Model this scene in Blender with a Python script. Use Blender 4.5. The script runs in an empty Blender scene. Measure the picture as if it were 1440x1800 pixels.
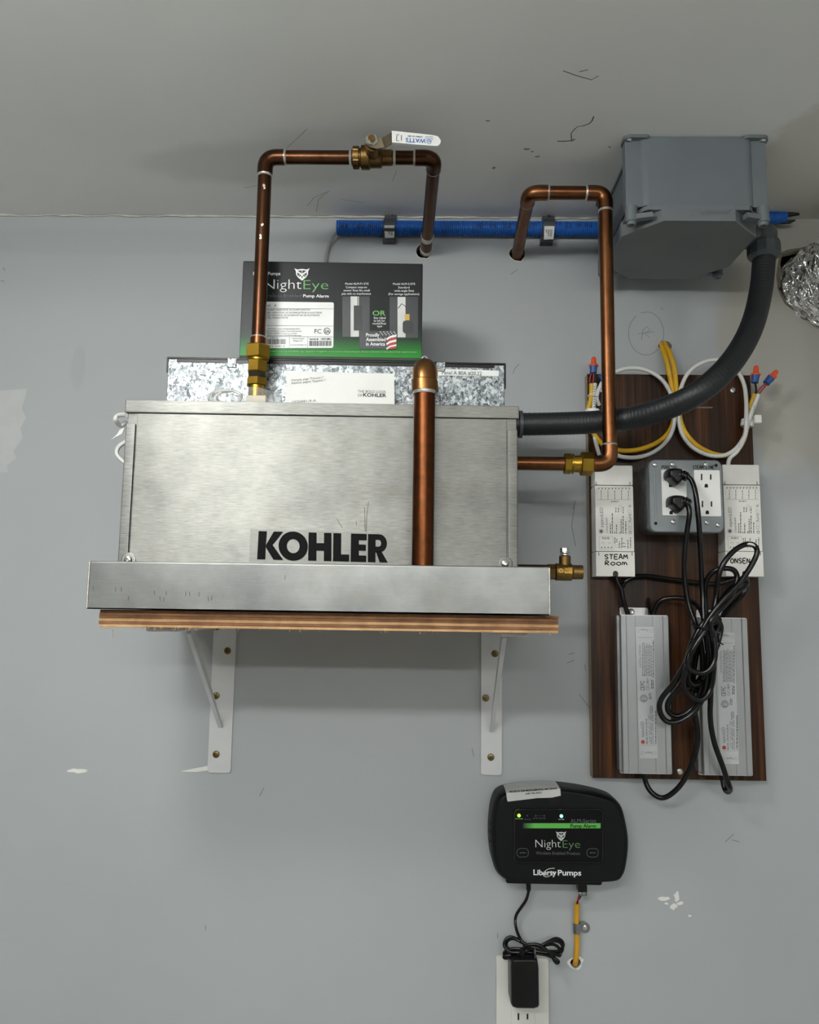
import bpy, bmesh, math, random
from mathutils import Vector, Matrix
random.seed(7)
V = Vector
sc = bpy.context.scene
# ------------------------------------------------------------------ camera, world, exposure
F, DIST = 1400.0, 1.09                       # focal length in pixels of the 1440x1800 frame, camera to wall (m)
UPC = V((160, 11200, -1400)).normalized()    # world up, seen in camera axes
XC = V((1, -.0120, .0182)); XC = (XC - UPC * XC.dot(UPC)).normalized()
YC = UPC.cross(XC)
CAM = V((0, -DIST, 0))
cam = bpy.data.objects.new('camera', bpy.data.cameras.new('camera'))
sc.collection.objects.link(cam)
R3 = Matrix((XC, YC, UPC))                   # camera axes -> world axes
cam.matrix_world = Matrix.Translation(CAM) @ R3.to_4x4()
cam.data.sensor_fit = 'HORIZONTAL'; cam.data.sensor_width = 36; cam.data.lens = 36 * F / 1440
cam.data.clip_start = .02
sc.camera = cam
w = bpy.data.worlds.new('world'); sc.world = w; w.use_nodes = True
w.node_tree.nodes['Background'].inputs[0].default_value = (.8, .85, .9, 1)
w.node_tree.nodes['Background'].inputs[1].default_value = .05
sc.view_settings.view_transform = 'Standard'; sc.view_settings.look = 'None'
sc.view_settings.gamma = 1; sc.view_settings.use_curve_mapping = False
sc.view_settings.exposure = -0.15
TUBE_POWER, FAR_TUBE_POWER = 78.0, 92.0
WAFER_POWER = 60.0                          # emission strength of the round ceiling light                             # emission strength of the fluorescent tubes
sc.cycles.use_denoising = True
sc.cycles.max_bounces = 8; sc.cycles.diffuse_bounces = 4; sc.cycles.glossy_bounces = 4
sc.cycles.sample_clamp_indirect = 4
CEIL, FLOOR = .5665, -1.70                    # heights relative to the eye
RX0, RX1, RY0 = -2.3, .95, -4.6               # room extents

# ------------------------------------------------------------------ helpers
def ray(px, py):
    d = V(((px - 720) / F, (900 - py) / F, -1))
    return V((d.dot(XC), d.dot(YC), d.dot(UPC)))
def at(px, py, off=0.0):                      # pixel ray cut with the plane that stands off the wall by off metres
    d = ray(px, py); return CAM + d * ((DIST - off) / d.y)
def lin(c):
    c = c / 255
    return c / 12.92 if c <= .04045 else ((c + .055) / 1.055) ** 2.4
def rgb(c): return (lin(c[0]), lin(c[1]), lin(c[2]), 1)

class NT:
    def __init__(s, name):
        s.m = bpy.data.materials.new(name); s.m.use_nodes = True
        s.t = s.m.node_tree; s.b = s.t.nodes['Principled BSDF']; s.tc = None
    def n(s, typ, **kw):
        o = s.t.nodes.new('ShaderNode' + typ)
        for k, v in kw.items():
            if k.startswith('i_'):
                key = k[2:]; key = int(key) if key.isdigit() else key.replace('_', ' ')
                o.inputs[key].default_value = v
            else: setattr(o, k, v)
        return o
    def l(s, a, b): s.t.links.new(a, b)
    def coord(s, scale=(1, 1, 1), kind='Object'):
        if not s.tc: s.tc = s.n('TexCoord')
        mp = s.n('Mapping'); mp.inputs['Scale'].default_value = scale
        s.l(s.tc.outputs[kind], mp.inputs['Vector']); return mp.outputs[0]
    def noise(s, scale, detail=3, vec=None, sc=(1, 1, 1), rough=.55):
        nz = s.n('TexNoise'); nz.inputs['Scale'].default_value = scale; nz.inputs['Detail'].default_value = detail
        nz.inputs['Roughness'].default_value = rough
        s.l(vec or s.coord(sc), nz.inputs['Vector']); return nz.outputs['Fac']
    def ramp(s, fac, stops):
        r = s.n('ValToRGB'); e = r.color_ramp.elements
        while len(e) < len(stops): e.new(.5)
        for k, (p, c) in enumerate(stops):
            e[k].position = p; e[k].color = c if len(c) == 4 else rgb(c)
        s.l(fac, r.inputs[0]); return r.outputs[0]
    def mix(s, fac, a, b):
        m = s.n('Mix', data_type='RGBA')
        for sock, v in ((m.inputs[0], fac), (m.inputs[6], a), (m.inputs[7], b)):
            if hasattr(v, 'node'): s.l(v, sock)
            else: sock.default_value = v
        return m.outputs[2]
    def bump(s, h, strength, dist=.001):
        bp = s.n('Bump'); bp.inputs['Strength'].default_value = strength; bp.inputs['Distance'].default_value = dist
        s.l(h, bp.inputs['Height']); s.l(bp.outputs[0], s.b.inputs['Normal'])
    def set(s, **kw):
        for k, v in kw.items():
            s.b.inputs[k.replace('_', ' ')].default_value = v

def M(name, col, rough=.5, metal=0.0, var=.08, vscale=40, bump=0, bscale=300, col2=None, stretch=(1, 1, 1), **kw):
    t = NT(name); c = rgb(col)
    if col2 is None:
        a = tuple(x * (1 - var) for x in c[:3]) + (1,); b = tuple(min(1, x * (1 + var)) for x in c[:3]) + (1,)
    else: a, b = c, rgb(col2)
    t.l(t.ramp(t.noise(vscale, 4, sc=stretch), [(.35, a), (.65, b)]), t.b.inputs['Base Color'])
    t.set(Roughness=rough, Metallic=metal)
    if bump: t.bump(t.noise(bscale, 3), bump, .0006)
    for k, v in kw.items(): t.b.inputs[k.replace('_', ' ')].default_value = v
    return t.m

# ---- materials
def steel(name, c1, c2, rough, aniso, grain=.22):
    t = NT(name)
    streak = t.noise(1, 4, sc=(70, 70, 900), rough=.7)
    blot = t.noise(13, 5)
    base = t.ramp(blot, [(.34, c1), (.62, c2)])
    stain = t.n('MapRange'); t.l(t.noise(16, 4, vec=t.coord((1, 1, 1.3))), stain.inputs[0]); stain.inputs[1].default_value = .56; stain.inputs[2].default_value = .7; stain.inputs[4].default_value = .35
    base = t.mix(stain.outputs[0], base, rgb([int(v * f) for v, f in zip(c1, (1.0, .94, .82))]))
    base = t.mix(grain, base, t.ramp(streak, [(.3, (104, 104, 102)), (.7, (206, 206, 203))]))
    t.l(base, t.b.inputs['Base Color'])
    r = t.n('MapRange'); t.l(t.noise(14, 4), r.inputs[0])
    r.inputs[3].default_value = rough - .06; r.inputs[4].default_value = rough + .08
    t.l(r.outputs[0], t.b.inputs['Roughness'])
    t.set(Metallic=1.0, Anisotropic=aniso, Anisotropic_Rotation=.25)
    tg = t.n('Tangent', direction_type='UV_MAP', uv_map='UVMap'); t.l(tg.outputs[0], t.b.inputs['Tangent'])
    t.bump(streak, grain * .55, .0004)
    return t.m
STEEL = steel('brushed_steel', (104, 104, 99), (140, 139, 133), .48, .7)
RAIL = steel('rail_steel', (78, 78, 76), (98, 98, 95), .42, .2)
PAN = steel('pan_steel', (110, 111, 110), (136, 137, 135), .44, .0, .05)
def galvanized():
    t = NT('galvanized_steel')
    vo = t.n('TexVoronoi'); vo.inputs['Scale'].default_value = 380
    nz = t.n('TexNoise'); nz.inputs['Scale'].default_value = 260; t.l(t.coord((1, 1, 1)), nz.inputs['Vector'])
    add = t.n('VectorMath', operation='MULTIPLY_ADD'); t.l(nz.outputs['Color'], add.inputs[0])
    add.inputs[1].default_value = (.009, .009, .009); t.l(t.coord((1, 1, .7)), add.inputs[2])
    t.l(add.outputs[0], vo.inputs['Vector'])
    g = t.n('SeparateColor'); t.l(vo.outputs['Color'], g.inputs[0])
    t.l(t.ramp(g.outputs[0], [(.05, (66, 70, 73)), (.5, (126, 131, 134)), (1, (186, 191, 193))]), t.b.inputs['Base Color'])
    r = t.n('MapRange'); t.l(g.outputs[1], r.inputs[0]); r.inputs[3].default_value = .34; r.inputs[4].default_value = .5
    t.l(r.outputs[0], t.b.inputs['Roughness']); t.set(Metallic=.8)
    return t.m
GALV = galvanized()
def copper(name, a, b, c):
    t = NT(name)
    n1 = t.noise(14, 5, sc=(1, 1, .35)); n2 = t.noise(160, 3)
    base = t.ramp(n1, [(.3, a), (.5, b), (.72, c)])
    base = t.mix(.1, base, t.ramp(n2, [(.4, a), (.7, c)]))
    t.l(base, t.b.inputs['Base Color']); t.set(Metallic=1.0)
    r = t.n('MapRange'); t.l(n1, r.inputs[0]); r.inputs[3].default_value = .24; r.inputs[4].default_value = .42
    t.l(r.outputs[0], t.b.inputs['Roughness']); return t.m
COPPER = copper('copper', (70, 45, 29), (108, 69, 44), (150, 102, 66))
COPPER_DARK = copper('aged_copper', (58, 38, 27), (86, 57, 40), (118, 81, 57))
COPPER_ORANGE = copper('heat_stained_copper', (56, 34, 22), (90, 52, 30), (156, 80, 34))
BRASS = M('brass', (166, 132, 50), .3, 1, .15, 60)
BRONZE = M('bronze', (112, 88, 52), .42, 1, .25, 60, .2, 400)
BRONZE_POLISHED = M('cast_bronze', (134, 94, 56), .33, 1, .15, 50)
SOLDER = M('solder', (196, 192, 184), .38, .8, .15, 200, .3, 500)
ZINC = M('zinc_screw', (205, 205, 205), .28, 1, .1)
ZINC_DARK = M('yellow_zinc_screw', (120, 104, 70), .4, 1, .2, 300)
BLACK = M('black_plastic', (9, 9, 10), .36, 0, .2, 60, Specular_IOR_Level=.3)
BLACK_CORD = M('black_cord', (6, 6, 7), .26, 0, .2, 60, Specular_IOR_Level=.35)
ALARM = M('alarm_plastic', (6, 8, 10), .45, 0, .15, 30, .15, 900, Specular_IOR_Level=.2)
ALARM_TOP = M('alarm_matte', (36, 38, 41), .5, 0, .1, 30)
INK = M('black_ink', (8, 8, 8), .5, 0, 0, Specular_IOR_Level=.2)
INK_GREY = M('grey_ink', (92, 92, 94), .6, 0, 0)
WHITE_INK = M('white_ink', (232, 234, 234), .5, 0, 0)
GREY_PRINT = M('pale_grey_ink', (150, 154, 156), .5, 0, 0)
DARKGREY_PRINT = M('dim_grey_ink', (84, 88, 92), .5, 0, 0)
GREEN_INK = M('green_ink', (104, 172, 92), .5, 0, 0)
GREEN_DIM = M('dim_green_ink', (96, 128, 82), .5, 0, 0)
RED_INK = M('red_ink', (172, 50, 44), .5, 0, 0)
BLUE_INK = M('blue_ink', (26, 84, 176), .5, 0, 0)
WHITE_PLASTIC = M('white_plastic', (238, 238, 235), .38, 0, .02)
OFFWHITE = M('receiver_plastic', (234, 232, 226), .45, 0, .03)
WALLPLATE = M('wall_plate_plastic', (212, 212, 206), .4, 0, .02)
WHITE_PAINT = M('white_enamel', (206, 207, 208), .42, 0, .03, 20)
PAPER = M('paper', (236, 236, 232), .6, 0, .02)
LABEL = M('label_film', (188, 190, 192), .35, .25, .06, 25)
LABEL_WHITE = M('white_label', (236, 238, 236), .45, 0, .03)
ALU = M('anodised_aluminium', (164, 166, 167), .42, .75, .04, 20)
ALU_TAB = M('aluminium_tab', (200, 200, 198), .4, .8, .08, 60)
GREY_PVC = M('grey_pvc', (100, 107, 111), .45, 0, .05, 14, .1, 700)
GREY_PVC_COVER = M('grey_pvc_cover', (106, 110, 113), .42, 0, .08, 12)
BOX_GREY = M('painted_steel_cover', (122, 128, 130), .36, .35, .08, 25)
HOSE = M('black_hose', (19, 22, 25), .48, 0, .25, 30, .25, 500)
BLUE_PLASTIC = M('blue_plastic', (26, 92, 176), .42, 0, .1, 30)
DARK_GREY = M('dark_grey_plastic', (62, 66, 70), .45, 0, .1)
YELLOW = M('yellow_cable_sheath', (214, 166, 26), .42, 0, .08, 60)
WHITE_CABLE = M('white_cable_sheath', (216, 216, 212), .42, 0, .04)
GREY_CABLE = M('grey_cable_sheath', (140, 142, 144), .5, 0, .04)
RED_WIRE = M('red_wire', (150, 24, 30), .4, 0, .05)
ORANGE = M('orange_plastic', (224, 84, 34), .4, 0, .05)
NUT_BLUE = M('navy_plastic', (36, 78, 140), .42, 0, .08)
GYPSUM = M('broken_gypsum', (204, 200, 190), .9, 0, .15, 200, .5, 400)
CAVITY = M('dark_cavity', (28, 26, 24), .95, 0, .2)
RIM = M('chipped_rim', (186, 186, 180), .85, 0, .1, 300)
CHIP = M('chipped_paint', (226, 226, 220), .8, 0, .04, 200)
PENCIL = M('pencil', (104, 104, 108), .8, 0, .1)
SCUFF = M('scuff', (84, 84, 82), .8, 0, .2, 300)
FAINT = M('faint_scuff', (150, 149, 144), .8, 0, .1, 300)
CAULK = M('caulk', (196, 194, 186), .6, 0, .1, 100, .4, 200)
FOIL = None
def foil():
    t = NT('foil'); t.set(Metallic=1.0, Roughness=.2)
    t.b.inputs['Base Color'].default_value = rgb((236, 236, 236))
    t.bump(t.noise(55, 3), .8, .012); return t.m
FOIL = foil()
def clear(name, col, rough, alpha):
    t = NT(name); t.set(Roughness=rough, Alpha=alpha); t.b.inputs['Base Color'].default_value = rgb(col); return t.m
CLEAR_FILM = clear('clear_film', (190, 190, 184), .25, .2)
BAG = clear('clear_bag', (230, 232, 232), .12, .17)
def emit(name, col, s):
    t = NT(name); t.b.inputs['Emission Color'].default_value = rgb(col); t.b.inputs['Emission Strength'].default_value = s
    t.b.inputs['Base Color'].default_value = rgb(col); return t.m
def wood():
    t = NT('wood_laminate')
    n1 = t.noise(1, 5, sc=(140, 140, 3.2), rough=.7); n2 = t.noise(1, 3, sc=(28, 28, 1.0))
    n3 = t.noise(1, 2, sc=(420, 420, 6))
    a = t.ramp(n2, [(.3, (14, 7, 5)), (.5, (36, 20, 11)), (.72, (84, 49, 23))])
    b = t.ramp(n1, [(.36, (7, 4, 3)), (.52, (36, 20, 11)), (.7, (118, 70, 33))])
    col = t.mix(.6, a, b); col = t.mix(.2, col, t.ramp(n3, [(.4, (8, 5, 4)), (.65, (88, 54, 31))]))
    t.l(col, t.b.inputs['Base Color']); t.set(Roughness=.34, Specular_IOR_Level=.22); t.bump(n1, .15, .0004); return t.m
WOOD = wood()
BOARD_EDGE = M('board_edge', (150, 138, 120), .7, 0, .12, 60)
def ply(name, a, b):
    t = NT(name); n1 = t.noise(1, 5, sc=(9, 30, 420), rough=.7); n2 = t.noise(70, 4)
    c = t.mix(.4, t.ramp(n1, [(.35, a), (.65, b)]), t.ramp(n2, [(.35, a), (.65, b)]))
    t.l(c, t.b.inputs['Base Color']); t.set(Roughness=.85); t.bump(n2, .6, .0012); return t.m
PLY_L = ply('ply_light', (150, 108, 70), (214, 174, 128)); PLY_D = ply('ply_dark', (84, 54, 34), (150, 106, 70))

class MB:                                     # collects shapes into one mesh
    def __init__(s): s.bm = bmesh.new(); s.round = False
    def box(s, x0, x1, y0, y1, z0, z1, bev=0, seg=2):
        r = bmesh.ops.create_cube(s.bm, size=1)
        m = Matrix.Translation(((x0 + x1) / 2, (y0 + y1) / 2, (z0 + z1) / 2)) @ Matrix.Diagonal((abs(x1 - x0), abs(y1 - y0), abs(z1 - z0), 1))
        bmesh.ops.transform(s.bm, matrix=m, verts=r['verts'])
        if bev:
            es = list({e for v in r['verts'] for e in v.link_edges})
            bmesh.ops.bevel(s.bm, geom=es, offset=bev, segments=seg, affect='EDGES', profile=.5)
        return s
    def loft(s, rings, cap0=True, cap1=True, closed=True):
        vs = [[s.bm.verts.new(p) for p in r] for r in rings]; n = len(vs[0])
        for a, b in zip(vs, vs[1:]):
            for i in range(n if closed else n - 1):
                j = (i + 1) % n
                try: s.bm.faces.new((a[i], a[j], b[j], b[i]))
                except ValueError: pass
        if cap0: s.bm.faces.new(list(reversed(vs[0])))
        if cap1: s.bm.faces.new(vs[-1])
        return s
    def prism(s, pts, ext):
        ext = V(ext); return s.loft([[V(p) for p in pts], [V(p) + ext for p in pts]])
    def poly(s, pts):
        s.bm.faces.new([s.bm.verts.new(p) for p in pts]); return s
    def lathe(s, prof, o, ax, seg=24, caps=True):   # prof: (radius, distance along axis)
        o = V(o); ax = V(ax).normalized(); u = ax.orthogonal().normalized(); v = ax.cross(u)
        rings = [[o + ax * h + (u * math.cos(2 * math.pi * k / seg) + v * math.sin(2 * math.pi * k / seg)) * r for k in range(seg)] for r, h in prof]
        return s.loft(rings, caps, caps)
    def cyl(s, a, b, r, r2=None, seg=20):
        a, b = V(a), V(b); return s.lathe([(r, 0), (r if r2 is None else r2, (b - a).length)], a, b - a, seg)
    def hexa(s, a, b, r, u=None):
        a, b = V(a), V(b); ax = (b - a).normalized(); L = (b - a).length
        return s.lathe([(r * .9, 0), (r, L * .08), (r, L * .92), (r * .9, L)], a, ax, 6)
    def tube(s, pts, r, seg=10, caps=True, closed=False):
        pts = [V(p) for p in pts]; n = len(pts); rings = []; u = None; s.round = True
        for i, p in enumerate(pts):
            if closed: t = pts[(i + 1) % n] - pts[i - 1]
            else: t = pts[min(i + 1, n - 1)] - pts[max(i - 1, 0)]
            t.normalize()
            u = t.orthogonal().normalized() if u is None else (u - t * u.dot(t)).normalized()
            v = t.cross(u); rr = r[i] if isinstance(r, (list, tuple)) else r
            rings.append([p + (u * math.cos(2 * math.pi * k / seg) + v * math.sin(2 * math.pi * k / seg)) * rr for k in range(seg)])
        if closed: rings.append(rings[0]); return s.loft(rings, False, False)
        return s.loft(rings, caps, caps)
    def sphere(s, c, r, sx=1, sy=1, sz=1, seg=16):
        q = bmesh.ops.create_uvsphere(s.bm, u_segments=seg, v_segments=seg // 2, radius=r)
        bmesh.ops.transform(s.bm, matrix=Matrix.Translation(c) @ Matrix.Diagonal((sx, sy, sz, 1)), verts=q['verts']); return s
    def mesh(s, me, mat):
        me.transform(mat); s.bm.from_mesh(me); return s

def spline(pts, n=8, closed=False):
    pts = [V(p) for p in pts]; out = []; N = len(pts)
    for i in range(N if closed else N - 1):
        if closed: a, b, c, d = pts[i - 1], pts[i], pts[(i + 1) % N], pts[(i + 2) % N]
        else: a, b, c, d = pts[max(i - 1, 0)], pts[i], pts[i + 1], pts[min(i + 2, N - 1)]
        for k in range(n):
            t = k / n
            out.append(.5 * ((2 * b) + (c - a) * t + (2 * a - 5 * b + 4 * c - d) * t * t + (3 * b - a - 3 * c + d) * t ** 3))
    if not closed: out.append(pts[-1])
    return out
def rrect(x0, x1, z0, z1, r, n=5):
    o = []
    for cx, cz, a0 in ((x1 - r, z1 - r, 0), (x0 + r, z1 - r, 90), (x0 + r, z0 + r, 180), (x1 - r, z0 + r, 270)):
        for k in range(n + 1):
            a = math.radians(a0 + 90 * k / n); o.append((cx + r * math.cos(a), cz + r * math.sin(a)))
    return o

_fm = {}
def glyphs(text, bold):
    key = (text, bold)
    if key not in _fm:
        cu = bpy.data.curves.new('t', 'FONT'); cu.body = text; cu.size = 1; cu.resolution_u = 3; cu.offset = .018 if bold is True else (bold if isinstance(bold, float) else 0)
        o = bpy.data.objects.new('t', cu); sc.collection.objects.link(o)
        dg = bpy.context.evaluated_depsgraph_get(); me = bpy.data.meshes.new_from_object(o.evaluated_get(dg))
        bpy.data.objects.remove(o); bpy.data.curves.remove(cu)
        xs = [v.co.x for v in me.vertices]; _fm[key] = (me, min(xs), max(xs))
    return _fm[key]
CAP = .69
def kin(o, name, label, cat, group, kind):
    o.name = name
    for k, v in (('label', label), ('category', cat), ('group', group), ('kind', kind)):
        if v: o[k] = v

class T:                                      # a thing: an Empty at its base that parents its parts
    def __init__(s, name, label, cat, loc, rot=0.0, group=None, kind=None, mb=None, mat=None):
        s.loc = V(loc); s.rot = rot; s.Ri = Matrix.Rotation(-rot, 3, 'Z')
        if mb: s.root = s._obj(name, mb, mat)
        else: s.root = bpy.data.objects.new(name, None); s.root.empty_display_size = .02; sc.collection.objects.link(s.root)
        s.root.location = s.loc; s.root.rotation_euler = (0, 0, rot)
        kin(s.root, name, label, cat, group, kind)
    def w(s, p): return s.Ri @ (V(p) - s.loc)            # world -> local
    def p(s, px, py, off):                               # pixel ray -> local plane
        o = s.w(CAM); d = s.Ri @ ray(px, py); y = -off - s.loc.y
        return o + d * ((y - o.y) / d.y)
    def path(s, pts, n=8): return spline([s.p(*q) for q in pts], n)
    def _obj(s, name, mb, mat, shade=35):
        me = bpy.data.meshes.new(name); bm = mb.bm
        bmesh.ops.recalc_face_normals(bm, faces=bm.faces)
        uv = bm.loops.layers.uv.new('UVMap')
        for f in bm.faces:
            f.smooth = True
            for l in f.loops: l[uv].uv = (l.vert.co.x + l.vert.co.y, l.vert.co.z + l.vert.co.y * .3)
        bm.to_mesh(me); bm.free()
        me.set_sharp_from_angle(angle=math.radians(max(shade, 63) if mb.round else shade))
        me.materials.append(mat); o = bpy.data.objects.new(name, me); sc.collection.objects.link(o)
        if len(me.polygons) > 5: wn = o.modifiers.new('weighted_normals', 'WEIGHTED_NORMAL'); wn.keep_sharp = True
        return o
    def part(s, name, mb, mat, parent=None, label=None, kind=None, shade=35):
        o = s._obj(name, mb, mat, shade); o.parent = parent or s.root
        if kind is None and name in ('lettering', 'printed_label', 'barcode', 'handwriting', 'print_marks', 'owl_cutout', 'slots', 'button_outlines', 'cast_lettering', 'flag_stripes', 'pencil_mark'): kind = 'stuff'
        kin(o, name, label, None, None, kind); return o
    def text(s, mb, txt, a, b, h, bold=None):            # a, b: baseline ends (local), h: cap height in metres
        me, x0, x1 = glyphs(txt, bold); a, b = V(a), V(b); X = b - a; L = X.length; X.normalize()
        n = V((0, -1, 0)); Y = n.cross(X)
        m = Matrix.Identity(4)
        for i in range(3): m[i][0] = X[i] * L / (x1 - x0); m[i][1] = Y[i] * h / CAP; m[i][2] = n[i]; m[i][3] = a[i] - X[i] * L / (x1 - x0) * x0
        mb.mesh(me.copy(), m)
    def tx(s, mb, txt, x0, x1, y, h, off, bold=None, y1=None):   # horizontal text given in pixels
        k = (DIST - off) / F
        s.text(mb, txt, s.p(x0, y, off), s.p(x1, y if y1 is None else y1, off), h * k, bold)
    def tv(s, mb, txt, x, y0, y1, h, off, bold=None, x1=None):   # text reading upwards, from y0 (low) to y1 (high)
        k = (DIST - off) / F
        s.text(mb, txt, s.p(x, y0, off), s.p(x if x1 is None else x1, y1, off), h * k, bold)
    def quad(s, mb, x0, x1, y0, y1, off): mb.poly([s.p(x0, y1, off), s.p(x1, y1, off), s.p(x1, y0, off), s.p(x0, y0, off)])
    def ppoly(s, mb, pts, off): mb.poly([s.p(x, y, off) for x, y in pts])
    def stroke(s, mb, pts, off, w, closed=False):        # flat ribbon along a pixel polyline
        q = [s.p(x, y, off) for x, y in pts]; n = V((0, -1, 0)); N = len(q); L = []; Rr = []
        for i in range(N):
            if closed: t = q[(i + 1) % N] - q[i - 1]
            else: t = q[min(i + 1, N - 1)] - q[max(i - 1, 0)]
            o = n.cross(t.normalized()) * w / 2; L.append(mb.bm.verts.new(q[i] + o)); Rr.append(mb.bm.verts.new(q[i] - o))
        for i in range(N if closed else N - 1):
            j = (i + 1) % N; mb.bm.faces.new((L[i], L[j], Rr[j], Rr[i]))
    def frame(s, mb, x0, x1, y0, y1, off, w):
        s.stroke(mb, [(x0, y0), (x1, y0), (x1, y1), (x0, y1)], off, w, True)
    def bars(s, mb, x0, x1, y0, y1, off, dens=.5):       # barcode
        x = x0
        while x < x1:
            bw = random.choice((.5, .7, 1.1)); s.quad(mb, x, min(x + bw, x1), y0, y1, off); x += bw + random.choice((.5, .7, 1.0))
    def micro(s, mb, x0, x1, y, h, off, vert=False):     # a line of print too small to read in the photograph
        x = x0; sg = 1 if x1 > x0 else -1
        while (x1 - x) * sg > 1:
            L = min(random.uniform(2, 6), abs(x1 - x))
            if vert: s.quad(mb, y - h, y, min(x, x + sg * L), max(x, x + sg * L), off)
            else: s.quad(mb, x, x + L, y - h, y, off)
            x += sg * (L + 1.1)
    def screw(s, px, py, off, r, mat=None, parent=None, name='screw', slot='phillips', h=.0018):
        c = s.p(px, py, off); mb = MB(); m = mat or ZINC
        mb.lathe([(r, 0), (r, h * .3), (r * .85, h * .8), (r * .5, h), (r * .42, h), (r * .3, h * .35)], c, (0, -1, 0), 16)
        return s.part(name, mb, m, parent)

PENS = {  # hand lettering: strokes on a unit cell, y up
 'S': [[(.9, .85), (.5, 1), (.12, .8), (.3, .55), (.7, .45), (.85, .2), (.5, 0), (.1, .12)]],
 'T': [[(0, 1), (1, 1)], [(.5, 1), (.5, 0)]], 'E': [[(.95, 1), (.15, 1), (.12, 0), (.95, 0)], [(.12, .52), (.8, .52)]],
 'A': [[(0, 0), (.4, 1), (.6, 1), (.95, 0)], [(.2, .4), (.8, .4)]], 'M': [[(0, 0), (.15, 1), (.5, .4), (.85, 1), (1.05, 0)]],
 'R': [[(.1, 0), (.15, 1), (.7, .95), (.75, .6), (.2, .5), (.9, 0)]], 'O': [[(.5, 1), (.1, .7), (.1, .25), (.5, 0), (.9, .3), (.9, .75), (.5, 1)]],
 'o': [[(.5, .75), (.1, .5), (.1, .2), (.5, 0), (.9, .2), (.9, .55), (.5, .75)]], 'm': [[(0, 0), (.1, .7), (.4, .6), (.45, .1), (.6, .65), (.85, .6), (1.1, 0)]],
 'N': [[(.1, 0), (.12, 1), (.85, .05), (.9, 1)]], 'P': [[(.1, 0), (.12, 1), (.8, .95), (.85, .6), (.15, .45)]],
 'L': [[(.15, 1), (.1, 0), (.9, 0)]], 'I': [[(.5, 1), (.5, 0)]]}
def pen(t, mb, txt, x0, x1, y0, y1, off, w):  # y0 top, y1 bottom in pixels
    cw = (x1 - x0) / len(txt)
    for i, c in enumerate(txt):
        for st in PENS.get(c, []):
            pts = spline([(x0 + (i + .08 + a * .82) * cw, y1 + (y0 - y1) * b, 0) for a, b in st], 3) if len(st) > 3 else [V((x0 + (i + .08 + a * .82) * cw, y1 + (y0 - y1) * b, 0)) for a, b in st]
            t.stroke(mb, [(q.x, q.y) for q in pts], off, w)
def blob(cx, cy, rx, ry, n=14, jag=.25, seed=1):
    rd = random.Random(seed)
    return [(cx + rx * math.cos(2 * math.pi * k / n) * (1 + rd.uniform(-jag, jag)), cy + ry * math.sin(2 * math.pi * k / n) * (1 + rd.uniform(-jag, jag))) for k in range(n)]

# ------------------------------------------------------------------ the setting
def ceil_at(px, py):
    d = ray(px, py); return CAM + d * (CEIL / d.z)
def painted(name, base, blobs, plane, mottles=.03):
    t = NT(name); c = rgb(base)
    a = tuple(x * (1 - mottles) for x in c[:3]) + (1,); b = tuple(x * (1 + mottles) for x in c[:3]) + (1,)
    col = t.ramp(t.noise(3, 5), [(.35, a), (.65, b)])
    warp = t.noise(22, 5)
    pos = t.coord()
    for ctr, rad, c2, soft, amt in blobs:     # soft-edged patches of another tone, unpainted compound among them
        sub = t.n('VectorMath', operation='SUBTRACT'); t.l(pos, sub.inputs[0]); sub.inputs[1].default_value = ctr
        dv = t.n('VectorMath', operation='MULTIPLY'); t.l(sub.outputs[0], dv.inputs[0])
        k = [1 / rad[0], 0, 0]; k[plane] = 1 / rad[1]; dv.inputs[1].default_value = k
        ln = t.n('VectorMath', operation='LENGTH'); t.l(dv.outputs[0], ln.inputs[0])
        ad = t.n('Math', operation='MULTIPLY_ADD'); t.l(warp, ad.inputs[0]); ad.inputs[1].default_value = .5; t.l(ln.outputs['Value'], ad.inputs[2])
        mr = t.n('MapRange', interpolation_type='SMOOTHSTEP'); t.l(ad.outputs[0], mr.inputs[0])
        mr.inputs[1].default_value = 1.25 - soft; mr.inputs[2].default_value = 1.25 + soft
        mr.inputs[3].default_value = amt; mr.inputs[4].default_value = 0
        col = t.mix(mr.outputs[0], col, rgb(c2))
    t.l(col, t.b.inputs['Base Color']); t.set(Roughness=.62)
    t.bump(t.noise(420, 3), .10, .0006)
    return t.m
def pxblob(px, py, rx, ry, c, soft, amt): 
    k = DIST / F; return (tuple(at(px, py)), (rx * k, ry * k), c, soft, amt)
def ceblob(px, py, rx, ry, c, soft, amt): return (tuple(ceil_at(px, py)), (rx, ry), c, soft, amt)
WALL = painted('wall_paint', (168, 172, 174), [
    pxblob(1400, 590, 140, 250, (168, 165, 154), .08, .8),
    pxblob(138, 645, 14, 40, (158, 160, 162), .2, .5),
    pxblob(1400, 900, 40, 110, (182, 184, 186), .15, .4),
    pxblob(925, 560, 55, 60, (168, 170, 172), .3, .4),
    pxblob(200, 425, 420, 26, (160, 162, 164), .3, .5)], 2)
CEILM = painted('ceiling_paint', (238, 238, 235), [
    ceblob(1450, 300, .105, .17, (206, 202, 190), .1, .6),
    ceblob(480, 290, .16, .05, (212, 211, 206), .3, .6)], 1)
PLAIN = M('far_wall_paint', (215, 215, 212), .7, 0, .02, 2)
CONCRETE = M('concrete_floor', (186, 185, 181), .7, 0, .12, 6)

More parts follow.
